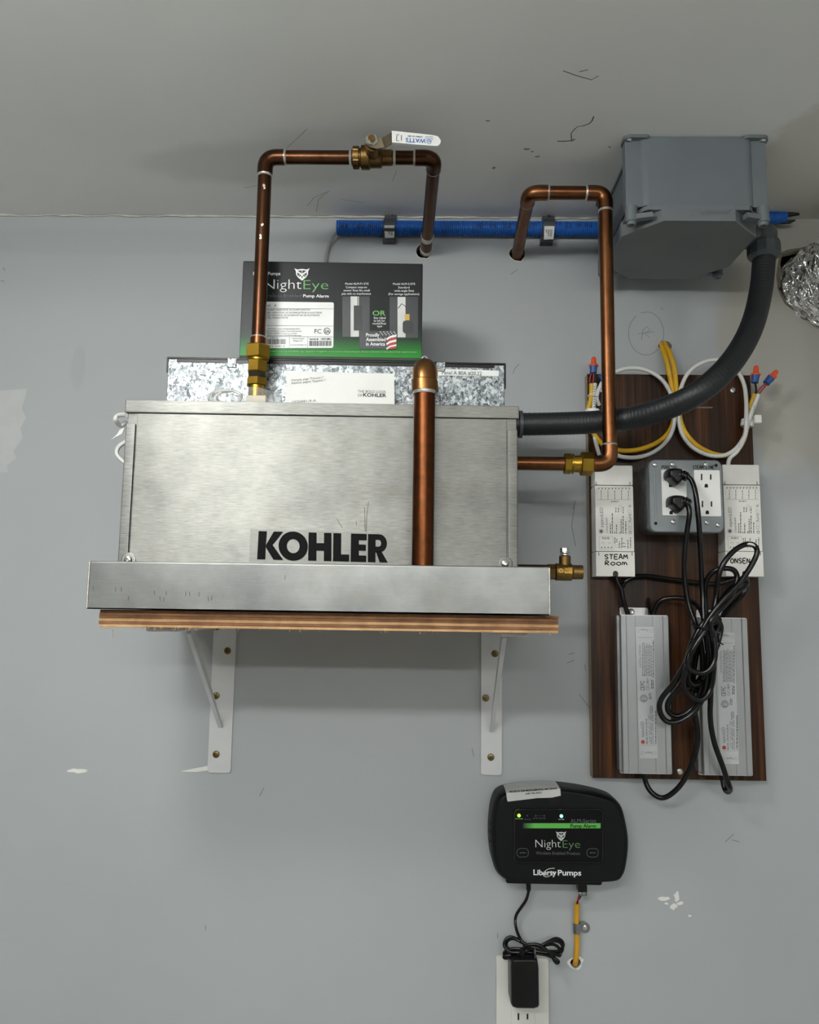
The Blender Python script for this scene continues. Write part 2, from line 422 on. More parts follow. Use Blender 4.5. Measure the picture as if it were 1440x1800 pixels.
room = {}
def st(name, label, loc, mb, mat):
    room[name] = T(name, label, None, loc, kind='structure', mb=mb, mat=mat); return room[name]
HOLES = [('pipe', blob(746, 441, 14, 13, 16, .12, 3)), ('pipe', blob(910, 446, 14, 13, 16, .12, 4)),
         ('cable', blob(1169, 607, 12, 9, 14, .2, 5)), ('cable', blob(1012, 1693, 9, 9, 12, .15, 6)),
         ('duct', [(1372, 462), (1376, 446), (1392, 443), (1410, 438), (1450, 432), (1500, 436), (1525, 470), (1528, 520), (1505, 560), (1470, 572),
                   (1436, 566), (1415, 556), (1400, 545), (1384, 532), (1370, 508), (1374, 485)])]
mb = MB(); bm = mb.bm; edges = []
def loop(pts):
    vs = [bm.verts.new(p) for p in pts]
    for i in range(len(vs)): edges.append(bm.edges.new((vs[i], vs[(i + 1) % len(vs)])))
loop([(RX0, 0, FLOOR), (RX1, 0, FLOOR), (RX1, 0, CEIL), (RX0, 0, CEIL)])
for _, h in HOLES: loop([at(x, y) for x, y in h])
bmesh.ops.triangle_fill(bm, use_beauty=True, edges=edges, normal=(0, -1, 0))
wall = st('wall_back', 'grey painted drywall behind the equipment, scuffed and patched', (0, 0, 0), mb, WALL)
for kind, h in HOLES:
    q = [at(x, y) for x, y in h]; m = MB()
    m.loft([q, [p + V((0, .013, 0)) for p in q]], False, False)
    wall.part('hole_edge', m, GYPSUM)
    c = sum(q, V()) / len(q); m = MB()
    m.loft([[c + (p - c) * 1.25 + V((0, .0131, 0)) for p in q], [c + (p - c) * 1.25 + V((0, .09, 0)) for p in q]], False, True)
    wall.part('wall_cavity', m, CAVITY)
def flake(name, pts, mat, off=.0003, t=wall, label=None):
    m = MB(); t.ppoly(m, pts, off); return t.part(name, m, mat, label=label)
flake('chipped_paint', blob(137, 1355, 17, 4, 12, .3, 1), CHIP)
flake('chipped_paint', [(317, 1356), (345, 1350), (366, 1346), (366, 1354), (345, 1357)], CHIP)
for i, (x, y, a, b) in enumerate([(1167, 1580, 9, 4), (1190, 1576, 5, 9), (1184, 1594, 6, 5), (1213, 1610, 3, 2), (1196, 1588, 6, 3), (1172, 1588, 3, 2)]):
    flake('chipped_paint', blob(x, y, a, b, 9, .35, i), CHIP)
rd = random.Random(8)
for kind, h in HOLES[:4]:                       # ragged chipped rim round each hole
    cx0, cy0 = sum(x for x, _ in h) / len(h), sum(y for _, y in h) / len(h); gw = 1.6 if h is HOLES[3][1] else 1.2
    ou = [(cx0 + (x - cx0) * rd.uniform(1.08, gw + .12), cy0 + (y - cy0) * rd.uniform(1.08, gw)) for x, y in h]
    m = MB(); m.loft([[at(x, y, .0003) for x, y in h], [at(x, y, .0002) for x, y in ou]], False, False); wall.part('chipped_edge', m, CHIP if h is HOLES[3][1] else RIM)
q = HOLES[4][1]; ou = [(1448 + (x - 1448) * rd.uniform(1.02, 1.16), 502 + (y - 502) * rd.uniform(1.02, 1.13)) for x, y in q]
m = MB(); m.loft([[at(x, y, .0004) for x, y in q], [at(x, y, .0002) for x, y in ou]], False, False); wall.part('torn_edge', m, M('torn_paper', (112, 102, 88), .9, 0, .25, 150))
flake('paint_patch', [(-40, 690), (10, 686), (48, 683), (44, 700), (38, 718), (46, 735), (36, 752), (40, 770), (24, 792), (28, 806), (12, 818), (14, 830), (-40, 834)], M('patch_paint', (181, 183, 183), .7, 0, .04, 30), .0002)
m = MB()
wall.stroke(m, [(q.x, q.y) for q in spline([(1105 + 31 + 31 * math.cos(a / 10 * 6.0 - 1.9), 586 + 38 * math.sin(a / 10 * 6.0 - 1.9), 0) for a in range(11)], 5)], .0003, .0006)
wall.stroke(m, [(1128, 597), (1131, 580), (1138, 574), (1143, 580), (1134, 587), (1142, 593)], .0003, .0006)
wall.stroke(m, [(1121, 587), (1150, 583)], .0003, .0005)
wall.part('pencil_mark', m, PENCIL)
for pts in ([(361, 1626), (362, 1636)], [(456, 1400), (464, 1385)], [(1008, 895), (1011, 880), (1005, 925), (1012, 960)], [(1000, 1150), (1010, 1148)],
            [(898, 482), (910, 474)], [(1162, 541), (1166, 544)], [(5, 470), (9, 476)], [(1, 493), (8, 495)], [(997, 1166), (1010, 1160)], [(1018, 1220), (1036, 1244)],
            [(902, 657), (905, 648), (913, 640)], [(1045, 1040), (1046, 1050)], [(875, 1640), (875, 1650)], [(1275, 1480), (1290, 1466)], [(1286, 1476), (1300, 1480)],
            [(1028, 1168), (1030, 1180)], [(830, 1315), (833, 1330)]):
    m = MB(); wall.stroke(m, pts, .0003, .0007); wall.part('scratch', m, PENCIL)

m = MB(); m.box(RX0, RX1, RY0, 0, CEIL, CEIL + .05)
ceil_ = st('ceiling', 'grey painted ceiling with scuffs above the equipment', (0, 0, 0), m, CEILM)
def cstroke(name, pts, wd, mat=SCUFF):
    q = [ceil_at(x, y) - V((0, 0, .0003)) for x, y in pts]; m = MB(); n = V((0, 0, 1)); L = []; R = []
    for i in range(len(q)):
        tt = (q[min(i + 1, len(q) - 1)] - q[max(i - 1, 0)]).normalized(); o = n.cross(tt) * wd / 2
        L.append(m.bm.verts.new(q[i] + o)); R.append(m.bm.verts.new(q[i] - o))
    for i in range(len(q) - 1): m.bm.faces.new((L[i], L[i + 1], R[i + 1], R[i]))
    ceil_.part(name, m, mat)
cstroke('scuff_mark', [(980, 248), (992, 248), (1006, 247), (1011, 244)], .0016)
cstroke('scuff_mark', [(1005, 246), (1004, 234), (1011, 226), (1016, 222), (1026, 221)], .0011)
cstroke('scuff_mark', [(1025, 221), (1036, 217), (1041, 212), (1044, 204)], .0014)
cstroke('scuff_mark', [(990, 124), (1012, 132), (1040, 140), (1052, 133)], .001)
cstroke('scuff_mark', [(1018, 126), (1034, 122)], .001)
cstroke('scuff_mark', [(505, 259), (528, 238), (540, 226)], .0007, FAINT)
cstroke('scuff_mark', [(540, 362), (552, 347), (580, 335)], .0007, FAINT)
for pts in ([(556, 372), (560, 350), (575, 338)], [(690, 318), (697, 300)], [(600, 350), (640, 356)], [(430, 330), (470, 322)], [(1003, 350), (1010, 340)]): cstroke('scuff_mark', pts, .0006, FAINT)
for i, (x, y, a, b) in enumerate(((926, 262, 5, 2), (936, 266, 3, 1.2), (868, 295, 3, 2), (858, 212, 4, 1.5), (945, 275, 5, 1.2), (1072, 258, 2, 1.4))):
    m = MB(); m.poly([ceil_at(px_, py_) - V((0, 0, .0003)) for px_, py_ in blob(x, y, a, b, 9, .4, i)]); ceil_.part('scuff_mark', m, FAINT)
m = MB(); rd = random.Random(3); P = []
for i in range(110):
    x = -1.0 + i * .0135; P.append((x, -.0012 + rd.uniform(-.0006, .0006), CEIL - .0012 + rd.uniform(-.0008, .0008)))
m.tube(P, [.0016 * rd.uniform(.3, 1.3) for _ in P], 8)
ceil_.part('caulk_bead', m, CAULK)
m = MB(); m.box(RX0, RX1, RY0, .0, FLOOR - .05, FLOOR); st('floor', 'pale painted concrete floor below the equipment', (0, 0, 0), m, CONCRETE)
m = MB(); m.box(RX0 - .05, RX0, RY0, 0, FLOOR, CEIL); st('wall_left', 'pale painted wall to the left, out of view', (0, 0, 0), m, PLAIN)
m = MB(); m.box(RX1, RX1 + .05, RY0, 0, FLOOR, CEIL); st('wall_right', 'pale painted wall to the right, out of view', (0, 0, 0), m, PLAIN)
m = MB(); m.box(RX0, RX1, RY0 - .05, RY0, FLOOR, CEIL); st('wall_front', 'dark grey wall behind the camera', (0, 0, 0), m, M('dark_wall_paint', (92, 93, 94), .7))

# two fluorescent strip fittings on the ceiling, behind the camera
for x0, x1, y, pw, lab in ((-.84, -.02, -1.58, TUBE_POWER, 'white ceiling strip light with two tubes nearer the equipment wall'),
                       (-.3, .9, -2.84, FAR_TUBE_POWER, 'white ceiling strip light with two tubes farther from the equipment wall')):
    t = T('strip_light', lab, 'light', ((x0 + x1) / 2, y, CEIL), group='ceiling strip lights'); h = (x1 - x0) / 2
    m = MB(); m.box(-h, h, -.02, .02, -.085, 0, .004); t.part('housing', m, WHITE_PAINT)
    for s in (-1, 1):
        m = MB(); m.cyl((-h + .03, s * .04, -.0965), (h - .03, s * .04, -.0965), .0128, seg=12); t.part('tube', m, emit('fluorescent_tube', (247, 249, 246), pw))
        for e in (-1, 1):
            m = MB(); m.box(e * (h - .03) - .006, e * (h - .03) + .006, s * .03 - .018, s * .03 + .018, -.112, -.07, .002); t.part('lamp_holder', m, WHITE_PLASTIC)

t = T('ceiling_light', 'round white dome ceiling light above the left end of the equipment', 'light', (-.36, -.84, CEIL))
m = MB(); m.lathe([(.095, 0), (.095, -.010), (.088, -.013), (.088, -.008)], (0, 0, 0), (0, 0, 1), 40); t.part('trim_ring', m, WHITE_PAINT)
m = MB(); m.lathe([(.085, -.010)] + [(.085 * math.cos(a), -.012 - .085 * math.sin(a)) for a in [k * 1.5 / 10 for k in range(11)]], (0, 0, 0), (0, 0, 1), 40); t.part('diffuser', m, emit('light_diffuser', (248, 249, 246), WAFER_POWER))

# ------------------------------------------------------------------ shelf, brackets, pan
t = T('plywood_shelf', 'rough sawn plywood shelf under the steel drip pan', 'shelf', at(578, 1090, .15)); 
xa, xb = t.p(173, 1092, .30).x, t.p(983, 1098, .30).x
zt, zb = t.p(578, 1077, .30).z, t.p(578, 1107.5, .30).z
yf, yb = -.30 - t.loc.y, -.0 - t.loc.y
n = 6; rd = random.Random(2)
for i in range(n):
    z1 = zt + (zb - zt) * i / n; z0 = zt + (zb - zt) * (i + 1) / n
    m = MB(); e = rd.uniform(-.0007, .0007)
    m.box(xa + rd.uniform(0, .0008), xb - rd.uniform(0, .0012), yf + e, yb, z0, z1, .0003, 1)
    t.part('ply', m, (PLY_D, PLY_D, PLY_D, PLY_L, PLY_D, PLY_L)[i] if i != 0 else PLY_D)  # upper plies darker: shade under the pan put into their colour
m = MB(); rd = random.Random(11)
for i in range(70):
    x = rd.uniform(xa, xb if i > 35 else xa + .1); L = rd.uniform(.001, .003)
    m.tube([(x, yf + .0006, zb + .0003), (x + rd.uniform(-.001, .001), yf - .0003, zb - L * .5), (x + rd.uniform(-.002, .002), yf - .0006, zb - L)], .00018, 4)
m.tube([t.p(197, 1106, .30), t.p(199, 1112, .301), t.p(198, 1120, .301)], .0003, 4)
t.part('splinters', m, PLY_L, kind='stuff')
SHELF_B = t.loc.z + zb
def bracket(pxl, pxr, pytop, pybot, lab, screws):
    c = at((pxl + pxr) / 2, pybot, 0); t = T('shelf_bracket', lab, 'bracket', (c.x, 0, SHELF_B), group='white steel shelf brackets')
    hw = (t.p(pxr, pybot - 20, .004).x - t.p(pxl, pybot - 20, .004).x) / 2; zb_ = t.p(pxl, pybot, .004).z
    r = rrect(-hw, hw, zb_, -.0005, .004, 4); m = MB(); m.prism([(x, -.0042, z) for x, z in r], (0, .0042, 0)); t.part('wall_leg', m, WHITE_PAINT)
    m = MB(); m.box(-hw, hw, -.272, -.0043, -.0048, -.0002, .0015); t.part('shelf_arm', m, WHITE_PAINT)
    m = MB(); a, b = V((0, -.0045, -.132)), V((0, -.17, -.0045)); d = (b - a).normalized(); nn = V((1, 0, 0)).cross(d) * .0065
    prof = [a - nn + V((0, 0, -.012)), a + nn, b + nn, b - nn]
    m.prism([p - V((.0026, 0, 0)) for p in prof], (.0052, 0, 0)); t.part('brace', m, WHITE_PAINT)
    for x, y in screws: t.screw(x, y, .0042, .0047, ZINC_DARK)
    m = MB(); m.lathe([(.0045, 0), (.0045, .001), (.003, .0022)], (.012, -.1, -.0048), (0, 0, -1), 12); t.part('screw', m, ZINC_DARK)
bracket(366, 406.5, 1112, 1358, 'white steel shelf bracket with a scraped white paint mark beside its foot', [(400, 1144), (380, 1223), (380, 1326)])
bracket(845, 882, 1112, 1362, 'white steel shelf bracket above the black pump alarm', [(870, 1149), (854, 1227), (863, 1331)])

t = T('drip_pan', 'shallow stainless steel drip pan on the plywood shelf', 'pan', at(560, 1072, .16))
xa = (t.p(153, 1070, .31).x + t.p(157, 992, .31).x) / 2; xb = t.p(966, 1040, .31).x
zb = -t.loc.z + SHELF_B + (at(578, 1077, .3).z - at(578, 1107.5, .3).z) + .0004; zt = t.p(560, 991, .31).z
yf, yb = -.31 - t.loc.y, -.012 - t.loc.y
m = MB(); th = .0012
m.box(xa, xb, yf, yb, zb, zb + th); t.part('pan_floor', m, PAN)
def wallq(a, b, inn):                           # one folded side with a rolled rim
    a, b, inn = V(a), V(b), V(inn); m = MB()
    prof = [(0, zb), (0, zt - .002), (.0006, zt - .0006), (.002, zt), (.005, zt), (.005, zt - .0014), (.0022, zt - .0014), (.0014, zt - .0024), (.0014, zb)]
    m.loft([[V((p.x, p.y, 0)) + inn * d + V((0, 0, z)) for d, z in prof] for p in (a, b)]); return m
t.part('front_side', wallq((xa, yf, 0), (xb, yf, 0), (0, 1, 0)), PAN)
t.part('back_side', wallq((xa, yb, 0), (xb, yb, 0), (0, -1, 0)), PAN)
t.part('end_side', wallq((xa, yf + .0015, 0), (xa, yb, 0), (1, 0, 0)), PAN)
t.part('end_side', wallq((xb, yf + .0015, 0), (xb, yb, 0), (-1, 0, 0)), PAN)
for x in (xa, xb):
    m = MB(); m.tube([(x, yf, zb + .001), (x, yf, zt - .001)], .0011, 8); t.part('weld_seam', m, SOLDER)
m = MB(); rd = random.Random(5)
for x, y in ((164, 1034), (203, 1036), (213, 1036), (271, 1042), (292, 1043), (281, 1052), (289, 1054), (327, 1044), (333, 1044), (350, 1045), (366, 1053), (373, 1051), (226, 1052), (502, 1015)):
    t.stroke(m, [(x, y - 4), (x + rd.uniform(-2, 1), y + 4)], .3103, .0008)
t.part('scratches', m, SCUFF, kind='stuff')
PAN_FLOOR = t.loc.z + zb + th

# ------------------------------------------------------------------ steam generator
g = T('steam_generator', 'brushed steel steam generator standing in the drip pan', 'generator', (-.111, -.26, PAN_FLOOR), math.radians(1.5))
xa = (g.p(222, 720, .26).x + g.p(207, 980, .26).x) / 2 + .0012; xb = (g.p(911, 730, .26).x + g.p(910, 985, .26).x) / 2 - .0008
zt = (g.p(225, 703, .26).z + g.p(911, 715, .26).z) / 2
GTOP = g.loc.z + zt; D_ = .20
m = MB(); m.box(xa, xb, .0015, D_, 0, zt - .003, .001); g.part('cabinet', m, STEEL)
lz = (g.p(225, 725, .26).z + g.p(911, 737, .26).z) / 2
m = MB(); m.box(xa - .0022, xb + .0022, -.0022, D_ + .002, lz, zt, .0012, 2); g.part('lid', m, STEEL)
zr = g.p(235, 745, .26).z; wr = .0098
m = MB(); m.box(xa + wr + .0012, xb - wr - .0012, -.0004, .002, .001, lz - .0006, .0004, 1); front = g.part('front_panel', m, STEEL)
for a, b, nm in ((xa - .0004, xa + wr, 1), (xb - wr, xb + .0004, -1)):
    m = MB(); m.box(a, b, -.0016, .012, 0, zr, .001, 2); g.part('corner_rail', m, RAIL if nm > 0 else STEEL)
for x, y in ((226, 984), (889, 991)):
    c = g.p(x, y, .261); m = MB(); m.lathe([(.0075, 0), (.0075, .0008), (.006, .0012)], c, (0, -1, 0), 20); g.part('washer', m, STEEL)
    g.screw(x - 1, y, .2625, .0042, ZINC, h=.003)
m = MB(); g.ppoly(m, [(440, 929), (693, 937), (692, 993), (438, 988)], .2608); stk = g.part('logo_sticker', m, CLEAR_FILM, label='clear sticker')
def kohler(t, par, x0, x1, yb0, yb1, hpx, off):     # heavy geometric capitals, drawn as flat shapes
    m = [MB()]; q = lambda u, v: t.p(x0 + (x1 - x0) * u, yb0 + (yb1 - yb0) * u - hpx * v, off)
    def pl(pts): m[0].bm.faces.new([m[0].bm.verts.new(q(*p)) for p in pts])
    def nxt(): t.part('letter', m.pop(), VINYL, par); m.append(MB())
    pl([(0, 0), (.012, 1), (.075, 1), (.066, .5), (.062, 0)])
    pl([(.066, .5), (.128, 1), (.2, 1), (.118, .52), (.2, 0), (.125, 0), (.068, .42)]); nxt()
    cx, a0, a1 = .276, .112, .049                                   # O ring
    o = [(cx + a0 * math.cos(k / 36 * 6.2832), .5 + .52 * math.sin(k / 36 * 6.2832)) for k in range(36)]
    i = [(cx + a1 * math.cos(k / 36 * 6.2832), .5 + .25 * math.sin(k / 36 * 6.2832)) for k in range(36)]
    for k in range(36): pl([o[k], o[(k + 1) % 36], i[(k + 1) % 36], i[k]])
    nxt()
    pl([(.39, 0), (.394, 1), (.455, 1), (.453, 0)]); pl([(.51, 0), (.512, 1), (.568, 1), (.568, 0)]); pl([(.452, .36), (.453, .63), (.512, .63), (.511, .36)]); nxt()
    pl([(.58, 0), (.583, 1), (.643, 1), (.642, .25), (.642, 0)]); pl([(.642, 0), (.642, .25), (.704, .25), (.704, 0)]); nxt()
    pl([(.715, 0), (.718, 1), (.778, 1), (.778, 0)])
    for a, b, e in ((0, .23, .834), (.4, .62, .832), (.77, 1, .838)): pl([(.777, a), (.777, b), (e, b), (e, a)])
    nxt()
    pl([(.846, 0), (.848, 1), (.906, 1), (.905, 0)])
    ou = [(.905, 1)] + [(.935 + .058 * math.sin(k / 10 * 3.1416), .68 + .32 * math.cos(k / 10 * 3.1416)) for k in range(11)] + [(.905, .36)]
    inn = [(.905, .80)] + [(.93 + .018 * math.sin(k / 10 * 3.1416), .68 + .12 * math.cos(k / 10 * 3.1416)) for k in range(11)] + [(.905, .56)]
    for k in range(12): pl([ou[k], ou[k + 1], inn[k + 1], inn[k]])
    pl([(.905, .4), (.95, .4), (1, 0), (.938, 0)]); t.part('letter', m.pop(), VINYL, par)
VINYL = M('vinyl_black', (4, 4, 4), .5, 0, 0, 10, .3, 900, Specular_IOR_Level=.08); kohler(g, stk, 452, 682, 983, 989, 49.5, .2611)
m = MB()
for pts in ([(644, 935), (645, 905), (648, 882)], [(642, 934), (641, 892)], [(602, 928), (592, 912)], [(715, 933), (722, 934)], [(627, 923), (626, 916)]):
    g.stroke(m, pts, .2605, .0007)
g.part('scratches', m, SCUFF, kind='stuff')
m = MB(); m.tube(g.path([(222, 729, .22), (208, 730, .21), (203, 738, .21), (212, 748, .2), (222, 742, .2)], 6), .0027, 6)
m.box(xa - .006, xa - .0005, .03, .045, zt - .03, zt - .008, .001)
m.prism([g.p(219, 751, .2), g.p(215, 762, .2), g.p(194, 774, .2), g.p(206, 763, .2), g.p(210, 756, .2)], (0, .0012, 0))
m.tube(g.path([(222, 776, .2), (208, 786, .2), (206, 800, .2), (220, 814, .2)], 6), .0025, 6)
g.part('cable_ties', m, WHITE_CABLE)
m = MB(); m.box(xb + .0005, xb + .0042, .03, .05, zt - .024, zt - .006, .001); g.part('lid_clip', m, STEEL)
for x, y in ((263, 702), (876, 711)):
    c = g.p(x, y, .20); m = MB(); m.lathe([(.004, 0), (.004, .0015), (.0028, .0028)], (c.x, c.y, zt), (0, 0, 1), 12); g.part('screw', m, ZINC)

# ------------------------------------------------------------------ galvanised box, carton, leaflet, bag
e = T('electrical_box', 'galvanized metal electrical box with black rim, on the steam generator', 'box', (-.105, -.185, GTOP), math.radians(1.9))
xa = (e.p(294, 640, .185).x + e.p(294, 700, .185).x) / 2; xb = e.p(887, 670, .185).x
zt = (e.p(295, 627, .185).z + e.p(887, 639, .185).z) / 2
m = MB(); m.box(xa, xb, 0, .12, 0, zt - .0022, .0006, 1); e.part('box_body', m, GALV)
m = MB(); m.box(xa - .0015, xb + .0015, -.0012, .122, zt - .0024, zt, .0006, 1)
m.box(xa + .01, xb - .012, -.0006, .0004, zt - .0062, zt - .0022)
m.box(xb - .0002, xb + .0016, -.001, .006, zt - .03, zt - .002); m.box(xa - .0016, xa + .0002, -.001, .006, zt - .018, zt - .002)
e.part('black_rim', m, BLACK)
for x in (408, 775):
    m = MB(); c = e.p(x, 637, .186); m.box(c.x - .0052, c.x + .0052, -.0016, .0002, zt - .0115, zt - .0005, .0004, 1); e.part('tab', m, GALV)
m = MB(); c = e.p(408, 625, .17); m.lathe([(.0035, 0), (.0035, .002), (.002, .003)], (c.x, .03, zt), (0, 0, 1), 10); e.part('screw', m, BLACK)
m = MB(); e.ppoly(m, [(770, 648.5), (877, 651.5), (877, 661.5), (770, 660)], .1856); pl_ = e.part('panel_label', m, LABEL_WHITE)
m = MB(); e.tx(m, 'Panel A 80A #20,22', 777, 847, 658, 6.8, .1859, y1=659.8); e.part('lettering', m, INK, pl_)

c = T('carton', 'black and green printed alarm carton on the electrical box', 'carton', (-.093, -.183, e.loc.z + zt + .0003), math.radians(1.2))
xa = (c.p(427, 465, .183).x + c.p(421, 615, .183).x) / 2; xb = (c.p(744, 470, .183).x + c.p(741, 620, .183).x) / 2
zc = (c.p(427, 460, .183).z + c.p(743, 463, .183).z) / 2
def carton_mat():
    t = NT('carton_print'); sep = t.n('SeparateXYZ'); t.l(t.coord(), sep.inputs[0])
    mr = t.n('MapRange'); t.l(sep.outputs[2], mr.inputs[0]); mr.inputs[2].default_value = zc
    t.l(t.ramp(mr.outputs[0], [(0, (30, 140, 34)), (.09, (22, 116, 30)), (.22, (12, 48, 24)), (.34, (16, 18, 20)), (1, (22, 25, 28))]), t.b.inputs['Base Color'])
    t.set(Roughness=.4, Specular_IOR_Level=.25); return t.m
CART = carton_mat()
m = MB(); m.box(xa, xb, 0, .10, 0, zc, .0012, 2); body = c.part('carton_body', m, CART)
EDGE = M('carton_edge', (30, 40, 32), .6); m = MB(); m.box(xa + .0004, xb - .0004, -.0006, .0002, .0006, .0042, .0003, 1); c.part('flap_edge', m, EDGE); m = MB(); m.box(xa + .0004, xb - .0004, .0005, .002, zc - .0004, zc + .0004)
c.part('flap_edge', m, EDGE)
O = .1834
m = MB()
def owl(t, m, m2, cx, cy, w_, h_, off):
    q = lambda u, v: (cx + u * w_ / 2, cy + v * h_)
    t.ppoly(m, [q(*p) for p in [(-1, 0), (-.62, .1), (0, .05), (.62, .1), (1, 0), (.8, .24), (.78, .5), (.55, .72), (0, 1), (-.55, .72), (-.78, .5), (-.8, .24)]], off)
    for s in (-1, 1):
        t.ppoly(m2, [q(s * a, b) for a, b in [(.6, .34), (.12, .56), (.2, .64), (.4, .68), (.56, .6), (.62, .48)]], off + .0002)
        t.ppoly(m, [q(s * a, b) for a, b in [(.38, .52), (.3, .58), (.4, .63), (.47, .56)]], off + .0004)
        t.ppoly(m2, [q(s * a, b) for a, b in [(.58, .2), (.04, .17), (.04, .42)]], off + .0002)
    t.ppoly(m2, [q(*p) for p in [(0, .6), (.1, .66), (0, .84), (-.1, .66)]], off + .0002)
m2 = MB(); owl(c, m, m2, 531, 471.5, 27, 22, O)
c.part('owl_cutout', m2, M('print_black', (16, 18, 20), .4))  # dark eyes, brow and beak of the printed owl
c.tx(m, 'Liberty', 445, 469.5, 483.3, 6, O, True); c.tx(m, 'Pumps', 471, 493, 483.5, 6, O, True)
c.tx(m, 'N', 460, 483, 508, 19, O, -.014); c.tx(m, 'ight', 487, 530, 508, 19, O, -.014); c.tx(m, 'Pump Alarm', 533, 578, 522.5, 5.6, O, True, 523)
c.tx(m, 'Model ALM-P1-EYE', 607, 648, 500.5, 4, O); c.tx(m, 'Compact snap-on', 608, 645, 506.5, 4, O); c.tx(m, 'sensor float fits small', 604, 650, 512.2, 4, O); c.tx(m, 'pits with no interference', 601, 652, 518, 4, O)
c.tx(m, 'Model ALM-2-EYE', 691, 730, 500.8, 4, O); c.tx(m, 'Standard', 700, 720, 507, 4, O); c.tx(m, 'wide-angle float', 693, 728, 512.8, 4, O); c.tx(m, '(For sewage applications)', 683, 737, 518.5, 4, O)
c.tx(m, 'See label', 657, 678, 560.5, 4, O); c.tx(m, 'to left for', 657, 677, 565.5, 4, O); c.tx(m, 'model/float', 655, 679, 570.3, 4, O); c.tx(m, 'type', 663, 672, 575, 4, O)
m.bm.faces.ensure_lookup_table()
c.part('lettering', m, WHITE_INK)
m = MB(); c.tx(m, 'Wireless', 454, 496, 522, 5.6, O, None); c.tx(m, 'Enabled', 499, 530, 522.3, 5.6, O, None); c.part('lettering', m, DARKGREY_PRINT)
m = MB(); c.tx(m, 'Eye', 533.5, 577, 508.5, 18, O, -.014); c.tx(m, 'OR', 655, 678, 554.5, 9, O, True); c.part('lettering', m, GREEN_INK, label='green lettering')
m = MB(); c.tx(m, 'The Liberty Pumps logo and NightEye logo, registered or unregistered, are the property of Liberty Pumps Inc. All other trademarks are the property of their respective owners', 470, 733, 618.5, 3, O, None, 620); c.part('lettering', m, M('pale_green_ink', (130, 200, 130), .5))
m = MB(); rp = [(446, 530), (585, 531.5), (587, 533.5), (586, 609), (584, 611.5), (444, 612)]; c.ppoly(m, rp, O); lab = c.part('specification_label', m, LABEL_WHITE)
m = MB(); OL = O + .0003
c.tx(m, 'Model:', 449, 476, 539, 5, OL, None); c.tx(m, 'A', 482, 486, 539, 4.6, OL)
for y, x1, s in ((546, 545, 'INDOOR ALARM, NIGHTEYE, 2X PUMP SWITCH'), (551, 566, 'ALARME 120V, NIGHTEYE, 2X INTERRUPTEUR A FLOTTEUR'), (555.5, 562, 'ALARMA 120V, NIGHTEYE, 2X INTERRUPTOR DE FLOTADOR'), (560, 506, 'ALM-2-EYE, NIGHTEYE')): c.tx(m, s, 449, x1, y, 3, OL, None)
for y, s, x1 in ((579, 'WARNING: Cancer and Reproductive Harm', 527), (583, 'ADVERTENCIA: Cancer y Dano Reproductivo', 530), (587, 'AVERTISSEMENT: Cancer et Troubles', 522), (590.5, 'Systeme reproducteur www.P65Warnings.ca.gov', 530)): c.tx(m, s, 470, x1, y, 2.4, OL)
c.stroke(m, [(461, 585), (466, 577), (470, 585)], OL, .0004, True)
c.tx(m, 'FC', 553, 565, 586, 8, OL, None); c.stroke(m, blob(575, 582, 5.5, 5.5, 20, 0), OL, .0007, True); c.tx(m, 'SA', 571, 579.5, 585, 5.6, OL, True)
for a, b in (((446, 542), (586, 543)), ((446, 572), (586, 573)), ((446, 591.5), (586, 592)), ((509, 592), (509, 611)), ((541, 592), (541, 611))): c.stroke(m, [a, b], OL, .0003)
c.bars(m, 462, 503, 596, 605, OL); c.bars(m, 544, 583, 599, 608, OL); c.tx(m, 'UPC #:', 476, 489, 595, 2.6, OL); c.tx(m, '7 21812 12361 4', 462, 500, 610, 3.2, OL)
c.tx(m, 'Serial #:  16KHMC', 544, 583, 597.5, 3.6, OL, True); c.tx(m, 'Liberty Pumps', 514, 535, 596, 2.2, OL); c.tx(m, 'Bergen, NY', 516, 532, 600, 2.2, OL); c.tx(m, 'Country of Origin: US', 511, 539, 607, 2.2, OL)
c.part('lettering', m, INK, lab)
m = MB(); c.quad(m, 602, 650, 521, 592, O); PG = M('photo_grey', (46, 49, 52), .4); c.part('photo_panel', m, PG); m = MB()
c.quad(m, 685, 735, 521.5, 594, O); c.part('photo_panel', m, PG)
PWH = M('photo_white', (206, 206, 204), .4); m = MB(); c.quad(m, 616.5, 631, 521, 592, O + .0002); c.part('photo_pipe', m, PWH); m = MB(); c.quad(m, 699, 713, 522, 593, O + .0002); c.part('photo_pipe', m, PWH)
PDK = M('photo_dark', (26, 28, 30), .4); m = MB(); c.quad(m, 622, 637, 537, 581, O + .0003); c.stroke(m, [(629, 521), (629, 537)], O + .0004, .0008); c.part('photo_float', m, PDK); m = MB(); c.ppoly(m, [(710, 564), (724, 564), (727, 568), (727, 582), (722, 586), (711, 586), (708, 582), (708, 568)], O + .0004)
c.stroke(m, [(700, 542), (706, 534), (713, 538), (716, 552)], O + .0004, .001); c.part('photo_float', m, PDK)
m = MB(); c.quad(m, 712, 720, 552, 563, O + .0005); c.part('photo_fitting', m, M('photo_gold', (206, 168, 70), .4))
m = MB(); c.ppoly(m, [(632, 583), (697, 581), (697, 613.5), (632, 613.5)], O + .0006); fl = c.part('origin_badge', m, M('badge_dark', (44, 45, 48), .4))
m = MB(); OB = O + .0009
c.tx(m, 'Proudly', 643.5, 667, 591.5, 6.4, OB, True); c.tx(m, 'Assembled', 643.5, 678, 599.5, 6.4, OB, True); c.tx(m, 'in America', 643.5, 677, 607.5, 6.4, OB, True)
for a in range(5):
    for b in range(3): c.quad(m, 668 + a * 6 + b * 2, 669.5 + a * 6 + b * 2, 582.6 + b * 2.6, 584 + b * 2.6, OB)
